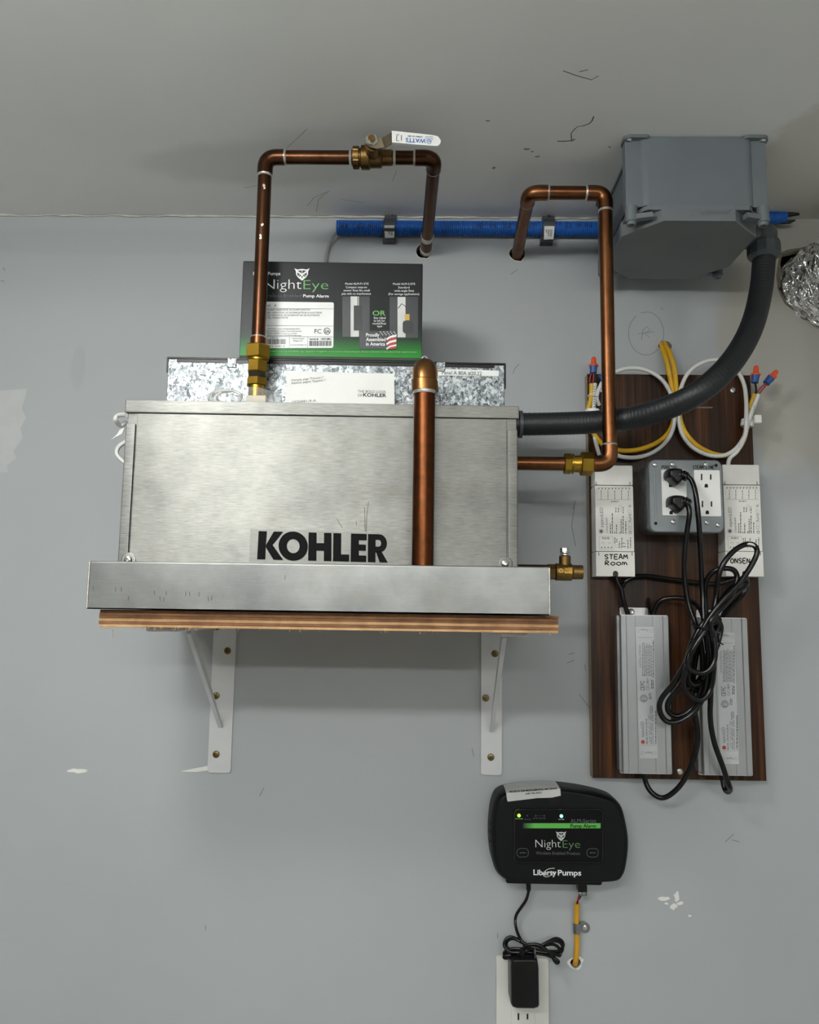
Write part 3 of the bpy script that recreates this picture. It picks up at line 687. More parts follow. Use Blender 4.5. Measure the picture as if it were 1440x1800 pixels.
for y in (588, 596.5, 605): c.ppoly(m, [(679, y + 7), (686, y + 2.5), (697, y), (697, y + 3.8), (687, y + 6), (680, y + 10)], OB)
c.part('lettering', m, WHITE_INK, fl)
m = MB()
for y in (592, 600.5, 608): c.ppoly(m, [(679, y + 6.5), (686, y + 2.3), (697, y), (697, y + 4), (687, y + 6), (682, min(y + 9, 613))], OB + .0001)
c.part('flag_stripes', m, RED_INK, fl)

p = T('leaflet', 'white folded leaflet leaning against the electrical box', 'leaflet', (-.06, -.2, GTOP), math.radians(1.5))
m = MB(); q = [p.p(501, 715, .2), p.p(694, 715, .2), p.p(693, 657, .2), p.p(505, 652, .2)]; m.prism(q, (0, .0016, 0)); lf = p.part('folded_sheet', m, PAPER)
m = MB(); p.tx(m, 'Français, page "Français-1"', 513, 570, 670, 3.6, .2004, y1=664.5); p.tx(m, 'Español, página "Español-1"', 513, 574, 675, 3.6, .2004, y1=669.5)
p.tx(m, '1020491-9-A', 514, 556, 709, 4.6, .2004, None, 706); p.part('lettering', m, INK_GREY, lf)
m = MB(); p.tx(m, 'THE BOLD LOOK', 629, 679, 690, 4.6, .2004, y1=691); p.tx(m, 'OF', 629, 637, 697, 4.6, .2004); p.part('lettering', m, INK_GREY, lf)
m = MB(); p.tx(m, 'KOHLER', 638.5, 679, 697, 6.4, .2004, True, 698.2); p.part('lettering', m, INK, lf)

p = T('parts_bag', 'clear plastic bag holding a coiled white lead, on the steam generator', 'bag', (-.19, -.228, GTOP + .0004))
rd = random.Random(9); m = MB(); grid = []
outline = [(350, 711, 0), (362, 694, 0), (376, 682, 0), (420, 680, 0), (450, 680, 0), (476, 688, 0), (492, 690, 0), (484, 702, 0), (488, 711, 0)]
top = [p.p(x, y, .228) for x, y, _ in outline]
rows = [[V((q.x, -.012 + .004 * rd.uniform(-1, 1), max(.0002, q.z * f))) + V((rd.uniform(-.0015, .0015), .012 * f, 0)) for q in top] for f in (0, .35, .7, 1)]
rows += [[V((q.x, .03 - .02 * f, max(.0002, q.z * f))) for q in top] for f in (.6, 0)]
for a, b in zip(rows, rows[1:]):
    va = a; 
    for i in range(len(top) - 1): m.poly([a[i], a[i + 1], b[i + 1]]); m.poly([a[i], b[i + 1], b[i]])
bmesh.ops.remove_doubles(m.bm, verts=m.bm.verts, dist=1e-6); p.part('bag_film', m, BAG, shade=15)
m = MB(); P = []
for k in range(46):
    a = k / 46 * 3 * 2 * math.pi; P.append(p.p(392 + (30 - k * .2) * math.cos(a) + k * .3, 698 + (13 - k * .05) * math.sin(a), .225 + .004 * math.sin(k)))
for q in P: q.z = max(q.z, .0022)
m.tube(spline(P, 3), .0014, 8); p.part('coiled_lead', m, WHITE_CABLE)
m = MB(); a = p.p(436, 709, .224); m.box(a.x, a.x + .022, -.006, .006, .0008, .015, .001); p.part('small_part', m, M('beige_part', (200, 190, 168), .5))

# ------------------------------------------------------------------ copper pipework
def pipe_run(t, pts, r, mats=None, bend=.014, sock=.0085, elbow_mat=None):
    pts = [V(q) for q in pts]; n = len(pts); cut = bend + sock; mats = mats or [COPPER] * (n - 1)
    for i in range(n - 1):
        a, b = pts[i], pts[i + 1]; d = (b - a).normalized()
        a2 = a + d * (cut - .004) if i else a; b2 = b - d * (cut - .004) if i < n - 2 else b
        m = MB(); N = 12; m.tube([a2.lerp(b2, k / N) for k in range(N + 1)], r, 24); t.part('copper_tube', m, mats[i])
        for end, on in ((a + d * cut, i > 0), (b - d * cut, i < n - 2)):
            if on:
                s = d if end == a + d * cut else -d
                m = MB(); m.lathe([(r * 1.13, -.0005), (r * 1.15, .0006), (r * 1.08, .0017), (r * 1.003, .0024)], end, s, 24); t.part('solder_joint', m, SOLDER)
    for i in range(1, n - 1):
        d0 = (pts[i] - pts[i - 1]).normalized(); d1 = (pts[i + 1] - pts[i]).normalized(); P = [pts[i] - d0 * cut, pts[i] - d0 * (bend + .0002)]
        for k in range(13):
            f = k / 12; A = pts[i] - d0 * bend; B = pts[i] + d1 * bend; P.append(A * (1 - f) ** 2 + pts[i] * 2 * f * (1 - f) + B * f * f)
        P += [pts[i] + d1 * (bend + .0002), pts[i] + d1 * cut]
        m = MB(); m.tube(P, [r * 1.14] + [r * 1.14] * (len(P) - 2) + [r * 1.14], 24); t.part('elbow', m, elbow_mat or COPPER)
def hexnut(t, a, b, r, mat=BRASS, name='union_nut'):
    m = MB(); m.hexa(a, b, r); return t.part(name, m, mat, shade=25)
def collar(t, prof, a, ax, mat=BRASS, name='union_collar', seg=24):
    m = MB(); m.lathe(prof, a, ax, seg); return t.part(name, m, mat)

# supply run with the ball valve
c = T('copper_pipe_run', 'copper pipe run with a white handled ball valve, above the carton', 'pipe', at(452, 690, .215))
o = .215; R = .00795
A = c.p(454, 606, o); cx = A.x; top = c.p(466, 277, o); topr = c.p(764, 277, o); hole = c.p(746, 439, 0)
zt = (top.z + topr.z) / 2; up = V((cx, A.y, zt)); ur = V((topr.x, A.y, zt)); hz = V((hole.x + .001, -c.loc.y + .03, hole.z - .004))
pipe_run(c, [V((cx, A.y, c.p(454, 612, o).z)), up, ur, hz], R, [COPPER_DARK] * 3, elbow_mat=COPPER_DARK)
for y in (412, 432):
    f = c.p(748, y, .0); q = ur.lerp(hz, .72 if y == 412 else .86); d = (hz - ur).normalized()
    collar(c, [(R * 1.13, -.004), (R * 1.16, -.001), (R * 1.16, .001), (R * 1.13, .004)], q, d, SOLDER, 'solder_joint')
zz = lambda y: c.p(454, y, o).z
P = lambda z: V((cx, A.y, z))
collar(c, [(R * 1.02, 0), (R * 1.12, .0004), (R * 1.15, .005), (R * 1.15, zz(594) - zz(612))], P(zz(612)), (0, 0, 1), COPPER, 'coupling')
collar(c, [(R * 1.16, -.0006), (R * 1.12, .001), (R, .0016)], P(zz(594)), (0, 0, 1), SOLDER, 'solder_joint')
hexnut(c, P(zz(632)), P(zz(608)), .0148); collar(c, [(.011, 0), (.0112, .003)], P(zz(635)), (0, 0, 1))
hexnut(c, P(zz(656)), P(zz(634)), .0118)
collar(c, [(.0088, 0)] + [(.0088 + (.0008 if k % 2 else 0), .0008 * k) for k in range(1, 9)] + [(.0088, .0072)], P(zz(666)), (0, 0, 1), M('tape_thread', (52, 46, 36), .6), 'pipe_thread')
hexnut(c, P(zz(679)), P(zz(665)), .0122)
collar(c, [(.009, 0), (.009, zz(679) - (GTOP - c.loc.z))], P(zz(679) - (zz(679) - (GTOP - c.loc.z))), (0, 0, 1), BRASS, 'nipple')
vx = lambda px: c.p(px, 277, o).x
Y0 = A.y; k = c.p(660, 277, o).x - c.p(659, 277, o).x
prof = [(.0095, vx(620)), (.0125, vx(621)), (.0125, vx(631)), (.0105, vx(632)), (.0105, vx(634)), (20.5 * k, vx(636)), (20.5 * k, vx(649)), (17.5 * k, vx(652)),
        (17.5 * k, vx(670)), (13.6 * k, vx(673)), (13.6 * k, vx(689)), (.0085, vx(690))]
m = MB(); m.lathe(prof, (0, Y0, zt), (1, 0, 0), 28); m.cyl((vx(657), Y0 - .01, zt), (vx(657), Y0 - .027, zt), .0085)
m.cyl((vx(657), Y0 - .027, zt), (vx(657), Y0 - .04, zt), .004)
valve = c.part('ball_valve', m, BRONZE)
hexnut(c, V((vx(621), Y0, zt)), V((vx(632), Y0, zt)), .0132, BRONZE, 'valve_end')
for px, s in ((618.5, -1), (691.5, 1)): collar(c, [(R * 1.22, 0), (R * 1.1, .0015), (R, .0028)], V((vx(px), Y0, zt)), (s, 0, 0), SOLDER, 'solder_joint')
hexnut(c, V((vx(657), Y0 - .0375, zt)), V((vx(657), Y0 - .0325, zt)), .0072, ZINC, 'stem_nut').parent = valve
ol = o + .031
m = MB(); m.prism([c.p(x, y, ol) for x, y in ((641, 247), (644, 241), (655, 239.5), (663, 243), (672, 244.5), (677, 261), (662, 263), (651, 259), (643, 253))], (0, -.0022, 0))
a = [c.p(x, y, ol + q) for x, y, q in ((671, 244.5, 0), (690, 233.5, .012), (690, 253, .012), (676, 261.5, 0))]; m.prism(a, (0, -.0022, 0))
lever = c.part('valve_lever', m, M('lever_steel', (160, 148, 124), .38, 1, .15), valve)
og = o + .043
m = MB(); gp = spline([(689, 233.2, 0), (720, 236.5, 0), (764, 241.5, 0), (772, 246, 0), (775, 252, 0), (771, 258.5, 0), (764, 259.8, 0), (725, 256.8, 0), (689.5, 253.6, 0)], 3)
m.prism([c.p(q.x, q.y, og) for q in gp], (0, -.0038, 0)); c.part('handle_grip', m, WHITE_PLASTIC, valve, 'white vinyl grip')
m = MB(); G = og + .0041
c.tx(m, 'WATTS', 749, 713.5, 244.5, 8, G, True, 242.5); c.stroke(m, blob(754.5, 249, 3.8, 3.8, 16, 0), G, .0005, True); c.tx(m, 'MD', 757, 752, 247.6, 2.6, G, True)
c.frame(m, 748, 761, 240.5, 246, G, .0004); c.tx(m, 'LEAD FREE', 760, 749, 242.3, 1.8, G); c.part('lettering', m, BLUE_INK, valve, 'blue lettering')
m = MB(); c.tx(m, 'LFFBV-3C-M1', 743, 717, 239.5, 2.6, G, True, 238); c.stroke(m, [(702, 237), (698, 236.6), (697, 247), (701, 247.6)], G, .0007)
for y in (238, 240.5, 243, 245.5): c.quad(m, 705, 706.6, y, y + 1.6, G)
c.part('lettering', m, INK, valve)
m = MB()
for i, (x, y) in enumerate(((464, 326), (465, 330), (461, 395), (458, 414), (458.5, 418))): c.ppoly(m, blob(x, y, 2.2, 2.6, 8, .4, i), o + R + .0002)
c.part('solder_drips', m, SOLDER, kind='stuff')

# run to the steam outlet
c = T('copper_pipe_run', 'plain copper pipe run rising from the side of the steam generator', 'pipe', at(1000, 816, .16))
o = .16
hole = c.p(910, 445, 0); T1 = c.p(932, 340, o); vert = c.p(1068, 560, o); z0 = (T1.z + c.p(1055, 338, o).z) / 2; zb = c.p(1070, 816, o).z
x_end = c.p(908, 816, o).x
pipe_run(c, [V((hole.x, -c.loc.y + .03, hole.z - .003)), V((T1.x - .001, T1.y, z0)), V((vert.x, T1.y, z0)), V((vert.x, T1.y, zb)), V((x_end, T1.y, zb))], .0082)
X = lambda px: V((c.p(px, 816, o).x, T1.y, zb))
hexnut(c, X(991), X(1004), .0122); collar(c, [(.0098, 0), (.0105, X(1022).x - X(1003).x)], X(1003), (1, 0, 0)); collar(c, [(.0122, 0), (.0122, .0012)], X(1006), (1, 0, 0))
hexnut(c, X(1020), X(1042), .0141)
m = MB(); m.lathe([(.0094, -.004), (.0094, .004)], X(1046), (1, 0, 0)); c.part('coupling', m, COPPER)

# relief pipe
c = T('relief_pipe', 'upright copper discharge pipe with bronze elbow, in front of the steam generator', 'pipe', (at(744, 900, .2885).x, -.2885, PAN_FLOOR + .004))
o = .2885; za = 0; zt = c.p(743, 690, o).z; R = .0111
m = MB(); m.tube([(0, 0, za + (zt + .006 - za) * k / 16) for k in range(17)], R, 28); c.part('copper_tube', m, COPPER_ORANGE)
collar(c, [(R * 1.08, -.0022), (R * 1.14, .0), (R * 1.14, .0012)], (0, 0, zt), (0, 0, 1), SOLDER, 'solder_joint')
ze = c.p(743, 650, o).z; P = [(0, 0, zt + .001), (0, 0, ze - .012)]
for k in range(1, 13):
    f = k / 12; A, B, Cc = V((0, 0, ze - .012)), V((0, 0, ze + .004)), V((0, .018, ze + .004)); P.append(A * (1 - f) ** 2 + B * 2 * f * (1 - f) + Cc * f * f)
P += [(0, .034, ze + .004)]
m = MB(); m.tube(P, [.0124, .0124] + [.0124] * 12 + [.0124], 28); m.lathe([(.0138, 0), (.0138, .011), (.0128, .012)], (0, 0, zt + .001), (0, 0, 1), 28); m.lathe([(.0138, 0), (.0138, .014)], (0, .022, ze + .004), (0, 1, 0), 28)
c.part('elbow', m, BRONZE_POLISHED)
m = MB(); m.cyl((0, .03, ze + .004), (0, .1, ze + .004), .0105); m.hexa((0, .062, ze + .004), (0, .085, ze + .004), .016); c.part('relief_valve', m, BRASS)
m = MB(); m.tube(spline([(-.004, .05, ze + .01), (-.004, .05, ze + .026), (-.002, .05, ze + .0305), (.001, .05, ze + .0305), (.003, .05, ze + .026), (.0035, .05, ze + .01)], 5), .0007, 6)
m.prism([c.p(763, 642, .26), c.p(769, 655, .26), c.p(757, 652, .26)], (0, .0014, 0)); c.part('test_lever', m, ZINC)

# drain valve
c = T('drain_valve', 'small bronze drain valve without a handle, beside the drip pan', 'valve', at(998, 1016, .22))
o = .22; zc = c.p(990, 1005.5, o).z; X = lambda px: c.p(px, 1005, o).x; k = X(991) - X(990); y = -o - c.loc.y
m = MB(); m.lathe([(12 * k, X(975)), (15.2 * k, X(977)), (15.6 * k, X(990)), (15.2 * k, X(1004)), (12.6 * k, X(1007)), (12.6 * k, X(1024)), (9 * k, X(1025)), (8 * k, X(1020))], (0, y, zc), (1, 0, 0), 28); b = c.part('valve_body', m, BRONZE)
hexnut(c, V((X(962), y, zc)), V((X(976), y, zc)), 14 * k, BRONZE, 'end_nut')
m = MB(); sx = X(993.5); zs = lambda py: c.p(993, py, o).z
m.lathe([(10.2 * k, zc + .006), (10.2 * k, zs(978)), (8 * k, zs(977))], (sx, y, 0), (0, 0, 1), 20); m.cyl((sx, y, zs(978)), (sx, y, zs(970)), .003); c.part('stem', m, BRONZE)
m = MB(); m.lathe([(9 * k, zs(976)), (9 * k, zs(974.5))], (sx, y, 0), (0, 0, 1), 16); m.lathe([(8.6 * k, zs(972.5)), (8.6 * k, zs(970.5))], (sx, y, 0), (0, 0, 1), 16); c.part('washer', m, ZINC)
hexnut(c, V((sx, y, zs(970.5))), V((sx, y, zs(963))), 7.8 * k, ZINC, 'stem_nut')
m = MB(); m.cyl((c.p(905, 1003, o).x, y, zc + .001), (X(964), y, zc + .001), .0068); c.part('nipple', m, COPPER_DARK)
m = MB(); c.tx(m, 'WOG', 993, 1006, 1002, 4, o + 15.8 * k, True); c.tx(m, '600', 993, 1006, 1008, 4, o + 15.8 * k, True); c.stroke(m, blob(986.5, 1003, 3.2, 3.2, 14, 0), o + 15.9 * k, .0006, True); c.part('cast_lettering', m, BRASS)

# ------------------------------------------------------------------ blue conduit, its clamps, grey cable
cy = (at(620, 401, 0.0107).z + at(1000, 402, .0107).z) / 2
def ribbed(x0, x1, y, z, r, pitch=.0029):
    m = MB(); pr = []; x = x0
    while x < x1:
        pr += [(r * .9, x), (r, x + pitch * .25), (r, x + pitch * .65), (r * .9, x + pitch * .9)]; x += pitch
    m.lathe(pr, (0, y, z), (1, 0, 0), 18, caps=False); return m
c = T('blue_conduit', 'blue corrugated conduit along the top of the wall', 'conduit', (at(592, 400, .0107).x, -.0108, cy))
L = at(1085, 402, .0107).x - c.loc.x
c.part('ribbed_tube', ribbed(0, L + .10, 0, 0, .0106), BLUE_PLASTIC)
m = MB(); m.lathe([(.0088, .001), (.0088, .0015)], (0, 0, 0), (1, 0, 0), 16); c.part('open_end', m, CAVITY)
m = MB()
for s, a, b in (('SER', 596, 612), ('ED', 628, 640), ('AN', 646, 662), ('ED', 838, 850), ('AN', 860, 872), ('ZZ', 884, 900), ('STI', 930, 944), ('ZZ', 994, 1006), ('W', 1012, 1022), ('IN', 1028, 1040)):
    c.tx(m, s, a, b, 399.5, 7.5, .0217)
c.part('lettering', m, M('conduit_print', (14, 40, 84), .6))
c = T('blue_conduit', 'short broken end of blue conduit beside the grey junction box', 'conduit', at(1372, 383, .015))
m = ribbed(-.03, .006, 0, 0, .0085); c.part('ribbed_tube', m, BLUE_PLASTIC)
m = MB(); m.tube([(.0, 0, .004), (.014, -.001, .0052), (.026, -.001, .005)], [.0045, .004, .0018], 8); m.tube([(.0, 0, -.006), (.012, -.001, -.007), (.02, -.001, -.004)], [.003, .0026, .001], 8); c.part('torn_end', m, M('torn_plastic', (18, 22, 34), .6))
def clamp(px, pytop, pybot, sk, lab):
    a = at(px, (pytop + pybot) / 2, 0.01); c = T('conduit_clamp', lab, 'clamp', (a.x, 0, cy), group='grey conduit clamps'); hw = .0087
    zt = c.p(px, pytop, .004).z; zb = c.p(px, pybot, .010).z
    prof = [(0, zt), (-.005, zt), (-.006, .013)] + [(-.0108 - .0126 * math.cos(math.radians(a)), .0126 * math.sin(math.radians(a))) for a in range(60, -61, -15)] + [(-.012, -.0125), (-.012, zb), (-.0, zb)]
    m = MB(); n0 = 0
    m.prism([(-hw + sk * z, y, z) for y, z in prof], (2 * hw, 0, 0)); b = c.part('strap', m, DARK_GREY)
    m = MB(); m.lathe([(.0028, 0), (.0028, .0014), (.001, .002)], (sk * zt, -.0052, (zt + .0126) / 2 + .002), (0, -1, 0), 10); c.part('nail', m, BLACK)
    q = [(px - 9, 402), (px + 9, 402), (px + 9, pybot - 4), (px - 7.5, pybot - 3)]
    m = MB(); q0 = c.p(px, 402, .0245); m.prism([V((-hw * .78 + sk * -.001, -.0238, -.0028)), V((hw * .85, -.0238, -.0028)), V((hw * .85, -.0136, zb + .0035)), V((-hw * .72, -.0136, zb + .003))], (0, -.0004, 0)); lb = c.part('barcode_label', m, LABEL_WHITE)
    m = MB()
    for k in range(6):
        x = -hw * .5 + k * hw * .2; f0, f1 = .25, .8; A = lambda f, x: V((x, -.0243 + .0102 * f, -.0028 + (zb + .0063) * f)); wd = .0005 if k % 2 else .0008
        m.poly([A(f1, x), A(f1, x + wd), A(f0, x + wd), A(f0, x)])
    c.part('barcode', m, INK, lb)
clamp(685, 370, 424, .05, 'grey clamp with barcode sticker on the blue conduit above the carton')
clamp(963, 372, 427, .08, 'grey clamp with barcode sticker on the blue conduit inside the pipe arch')
c = T('grey_cable', 'thin grey cable from the blue conduit end down behind the carton', 'cable', at(592, 408, .01))
m = MB(); m.tube(c.path([(603, 402, .011), (594, 407, .012), (583, 420, .010), (576, 440, .006), (573, 470, .005), (572, 560, .005)], 8), .0022, 8); c.part('sheath', m, GREY_CABLE)

# ------------------------------------------------------------------ grey junction box on the ceiling, hose, foil duct
c = T('junction_box', 'large grey plastic junction box screwed to the ceiling corner', 'junction box', (at(1224, 240, .2).x, -.122, CEIL)); lx = c.loc.x
x0 = c.p(1101, 300, .2).x; x1 = c.p(1352, 300, .2).x; yf = -.2 + .122; yb = .082
xc = (x0 + x1) / 2; hw = (x1 - x0) / 2; zc = c.p(1222, 361, .2).z; zbm = c.p(1225, 386, .205).z
m = MB(); r = rrect(xc - hw + .012, xc + hw - .012, yf + .002, yb - .002, .012); m.prism([(x, y, -.004) for x, y in r], (0, 0, .004)); c.part('mounting_flange', m, GREY_PVC)
for sx in (-1, 1):
    for y0_, y1_ in ((yf - .003, yf + .022), (yb - .022, yb + .003)):
        xa_, xb_ = sorted((xc + sx * (hw + .002), xc + sx * (hw - .03))); m = MB(); m.prism([(x, y, -.0042) for x, y in rrect(xa_, xb_, y0_, y1_, .008)], (0, 0, .0042)); c.part('mounting_foot', m, GREY_PVC)
        ya_ = y0_ + .007 if y0_ < 0 else y1_ - .022; xa_, xb_ = sorted((xc + sx * hw, xc + sx * (hw - .02))); m = MB(); m.box(xa_, xb_, ya_, ya_ + .015, zc, -.003, .002); c.part('corner_post', m, GREY_PVC)
def notch(k, hw, yf, yb, r_=.009):       # square with notched rounded corners
    o = []
    for sx, sy in ((1, 1), (-1, 1), (-1, -1), (1, -1)):
        cx_, cy_ = xc + sx * hw, (yb if sy > 0 else yf)
        seq = [(cx_, cy_ - sy * k * 1.15), (cx_ - sx * k * .45, cy_ - sy * k * 1.05), (cx_ - sx * k * .9, cy_ - sy * k * .8), (cx_ - sx * k * 1.15, cy_ - sy * k * .3), (cx_ - sx * k * 1.5, cy_)]
        if sx * sy < 0: seq = seq[::-1]
        o += seq
    return o
pl = [(x, y) for x, y in rrect(xc - hw + .015, xc + hw - .015, yf, yb, .012, 6)]
m = MB(); m.loft([[V((x, y, z)) for x, y in pl] for z in (-.0035, zc)]); c.part('box_body', m, GREY_PVC, shade=50)
pl2 = notch(.013, hw - .0022, yf + .0022, yb - .0022)
m = MB(); m.loft([[V((x, y, z)) for x, y in pl2] for z in (zc + .0003, zc - .0008)]); c.part('gasket', m, BLACK)
ch = .040
def octo(e, zz, ch=ch): 
    a, b, y0, y1 = xc - hw - e, xc + hw + e, yf - .002, yb + .002
    return [V((a + ch, y0, zz)), V((b - ch, y0, zz)), V((b, y0 + ch, zz)), V((b, y1 - ch, zz)), V((b - ch, y1, zz)), V((a + ch, y1, zz)), V((a, y1 - ch, zz)), V((a, y0 + ch, zz))]
m = MB(); m.loft([octo(-.003, zc - .0008), octo(-.002, zc - .004), octo(-.002, zbm + .001), octo(-.003, zbm)])
m.loft([[V((x, y, z)) for x, y in notch(.014, hw - .004, yf - .001, yb + .001)] for z in (zc - .0006, zc - .006)])
c.part('cover', m, GREY_PVC_COVER, shade=30)
for sx in (-1, 1):
    for sy in (-1, 1):
        X_, Y_ = xc + sx * (hw - .0065), (yb - .0065 if sy > 0 else yf + .0065)
        m = MB(); m.lathe([(.0072, 0), (.0072, zc - zbm - .001), ], (X_, Y_, zbm + .002), (0, 0, 1), 18)
        a, b = V((X_, Y_, 0)), V((xc + sx * (hw - .034), (yb - .03 if sy > 0 else yf + .002), 0)); 
        b = V((xc + sx * (hw - .030), (yb if sy > 0 else yf), 0)); d = (b - a).normalized() * .0045; nn = V((-d.y, d.x, 0))
        m.prism([a - nn + V((0, 0, zbm + .004)), b - nn + V((0, 0, zbm + .004)), b + nn + V((0, 0, zbm + .004)), a + nn + V((0, 0, zbm + .004))], (0, 0, .006))
        c.part('corner_lug', m, GREY_PVC)
        m = MB(); m.lathe([(.0058, 0), (.0058, .003), (.005, .0042), (.0026, .0042), (.002, .002)], (X_, Y_, zbm + .0022), (0, 0, -1), 16); c.part('cover_screw', m, GREY_PVC)
        m = MB(); m.lathe([(.0045, 0), (.0045, .0006), (.003, .0022), (.0012, .0012)], (xc + sx * (hw - .0045), (yb - .005 if sy > 0 else yf + .0035), -.004), (0, 0, -1), 14); c.part('screw', m, ZINC)
m = MB(); co = .2065
c.stroke(m, [(1217, 380), (1217, 369), (1230, 369), (1236, 375)], co, .0005); c.stroke(m, [(1236, 375), (1242, 370), (1247, 370), (1247, 374), (1240, 376)], co, .0005); c.stroke(m, [(1245, 370.5), (1286, 369), (1280, 372), (1246, 373)], co, .0005)
c.part('moulded_mark', m, M('mould_line', (78, 84, 88), .6))
JB = c
hp = at(1340, 444, .11)
f = T('flexible_conduit', 'thick dark grey flexible conduit from the junction box to the steam generator', 'conduit', hp)
path = f.path([(1345, 430, .11), (1343, 460, .112), (1338, 510, .12), (1325, 565, .14), (1303, 612, .165), (1270, 655, .185), (1225, 692, .188), (1170, 718, .168), (1110, 735, .142), (1068, 740, .131), (1030, 743, .127), (970, 745, .125), (905, 746, .125)], 26)
rr = [.0139 + (.00028 if k % 3 == 0 else 0) for k in range(len(path))]
m = MB(); m.tube(path, rr, 24); f.part('hose', m, HOSE)
bx = JB.loc.x + x1; ax = V((0, 0, 1))
z1 = f.p(1343, 462, .11).z; z2 = f.p(1343, 426, .11).z; ex = f.p(1343, 440, .11).x
m = MB(); pr = []; 
m.lathe([(.0148, z1 + .004), (.0172, z1 + .006), (.0205, z1 + .010), (.0205, z2 - .004), (.0185, z2)], (ex, 0, 0), ax, 12); f.part('compression_nut', m, M('fitting_grey', (62, 67, 70), .45), shade=20)
m = MB(); m.lathe([(.017, z2 - .001), (.017, z2 + .012), (.012, z2 + .02)], (ex, 0, 0), ax, 20); m.cyl((ex + .004, 0, z2 + .006), (bx - f.loc.x - .004, 0, z2 + .006), .0145); f.part('fitting_body', m, M('fitting_grey', (62, 67, 70), .45))
m = MB(); e = f.w((at(912, 746, .125).x, -.125, at(912, 746, .125).z)); m.cyl(e, e + V((.004, 0, 0)), .017); f.part('locknut', m, DARK_GREY)

c = T('foil_duct', 'crinkled silver foil duct coming out of a torn hole in the wall', 'duct', at(1452, 503, 0)); rd = random.Random(4); m = MB(); rings = []; NS = 30; R = .058
P = spline([(-.0, .05, 0), (.0, 0, 0), (.014, -.05, .0), (.05, -.10, .002), (.11, -.14, .004), (.2, -.17, 0)], 26)
for i, q in enumerate(P):
    tt = (P[min(i + 1, len(P) - 1)] - P[max(i - 1, 0)]).normalized(); u = tt.orthogonal().normalized() if i == 0 else (u - tt * u.dot(tt)).normalized(); v = tt.cross(u)
    wv = (.0, -.0022, -.0034, -.0022, 0, .0022)[i % 6]
    rings.append([q + (u * math.cos(6.2832 * k / NS) + v * math.sin(6.2832 * k / NS)) * (R + wv + rd.uniform(-.0042, .0042)) + tt * rd.uniform(-.001, .001) for k in range(NS)])
m.loft(rings, False, False); c.part('foil_sleeve', m, FOIL, shade=12)
for i in range(0, len(P), 6):
    rg = [rings[i][k] for k in range(NS)]; m = MB(); m.tube([q + (q - P[i]) * .012 for q in rg], .0009, 6, closed=True); c.part('wire_hoop', m, FOIL)

# ------------------------------------------------------------------ backing board and everything on it
BT = .018
c = T('backing_board', 'dark wood grain backing board screwed to the wall', 'board', (at(1185, 1370, BT).x, 0, at(1190, 1370, BT).z))
xa, xb = (c.p(1034, 657, BT).x + c.p(1041, 1367, BT).x) / 2, (c.p(1320, 660, BT).x + c.p(1347, 1373, BT).x) / 2
zt = (c.p(1034, 657, BT).z + c.p(1320, 660, BT).z) / 2; zb = (c.p(1041, 1367, BT).z + c.p(1347, 1373, BT).z) / 2
m = MB(); m.box(xa, xb, -BT + .0008, -.0004, zb, zt); c.part('core', m, BOARD_EDGE)
m = MB(); m.box(xa, xb, -BT, -BT + .0008, zb, zt, .0002, 1); c.part('wood_veneer', m, WOOD)
for x, y in ((1288, 686), (1195, 1356), (1057, 686)): c.screw(x, y, BT, .0042, h=.0022)
m = MB(); c.quad(m, 1222, 1253, 715, 717.5, BT + .0002); c.part('scratch', m, M('pale_scratch', (110, 96, 84), .6))

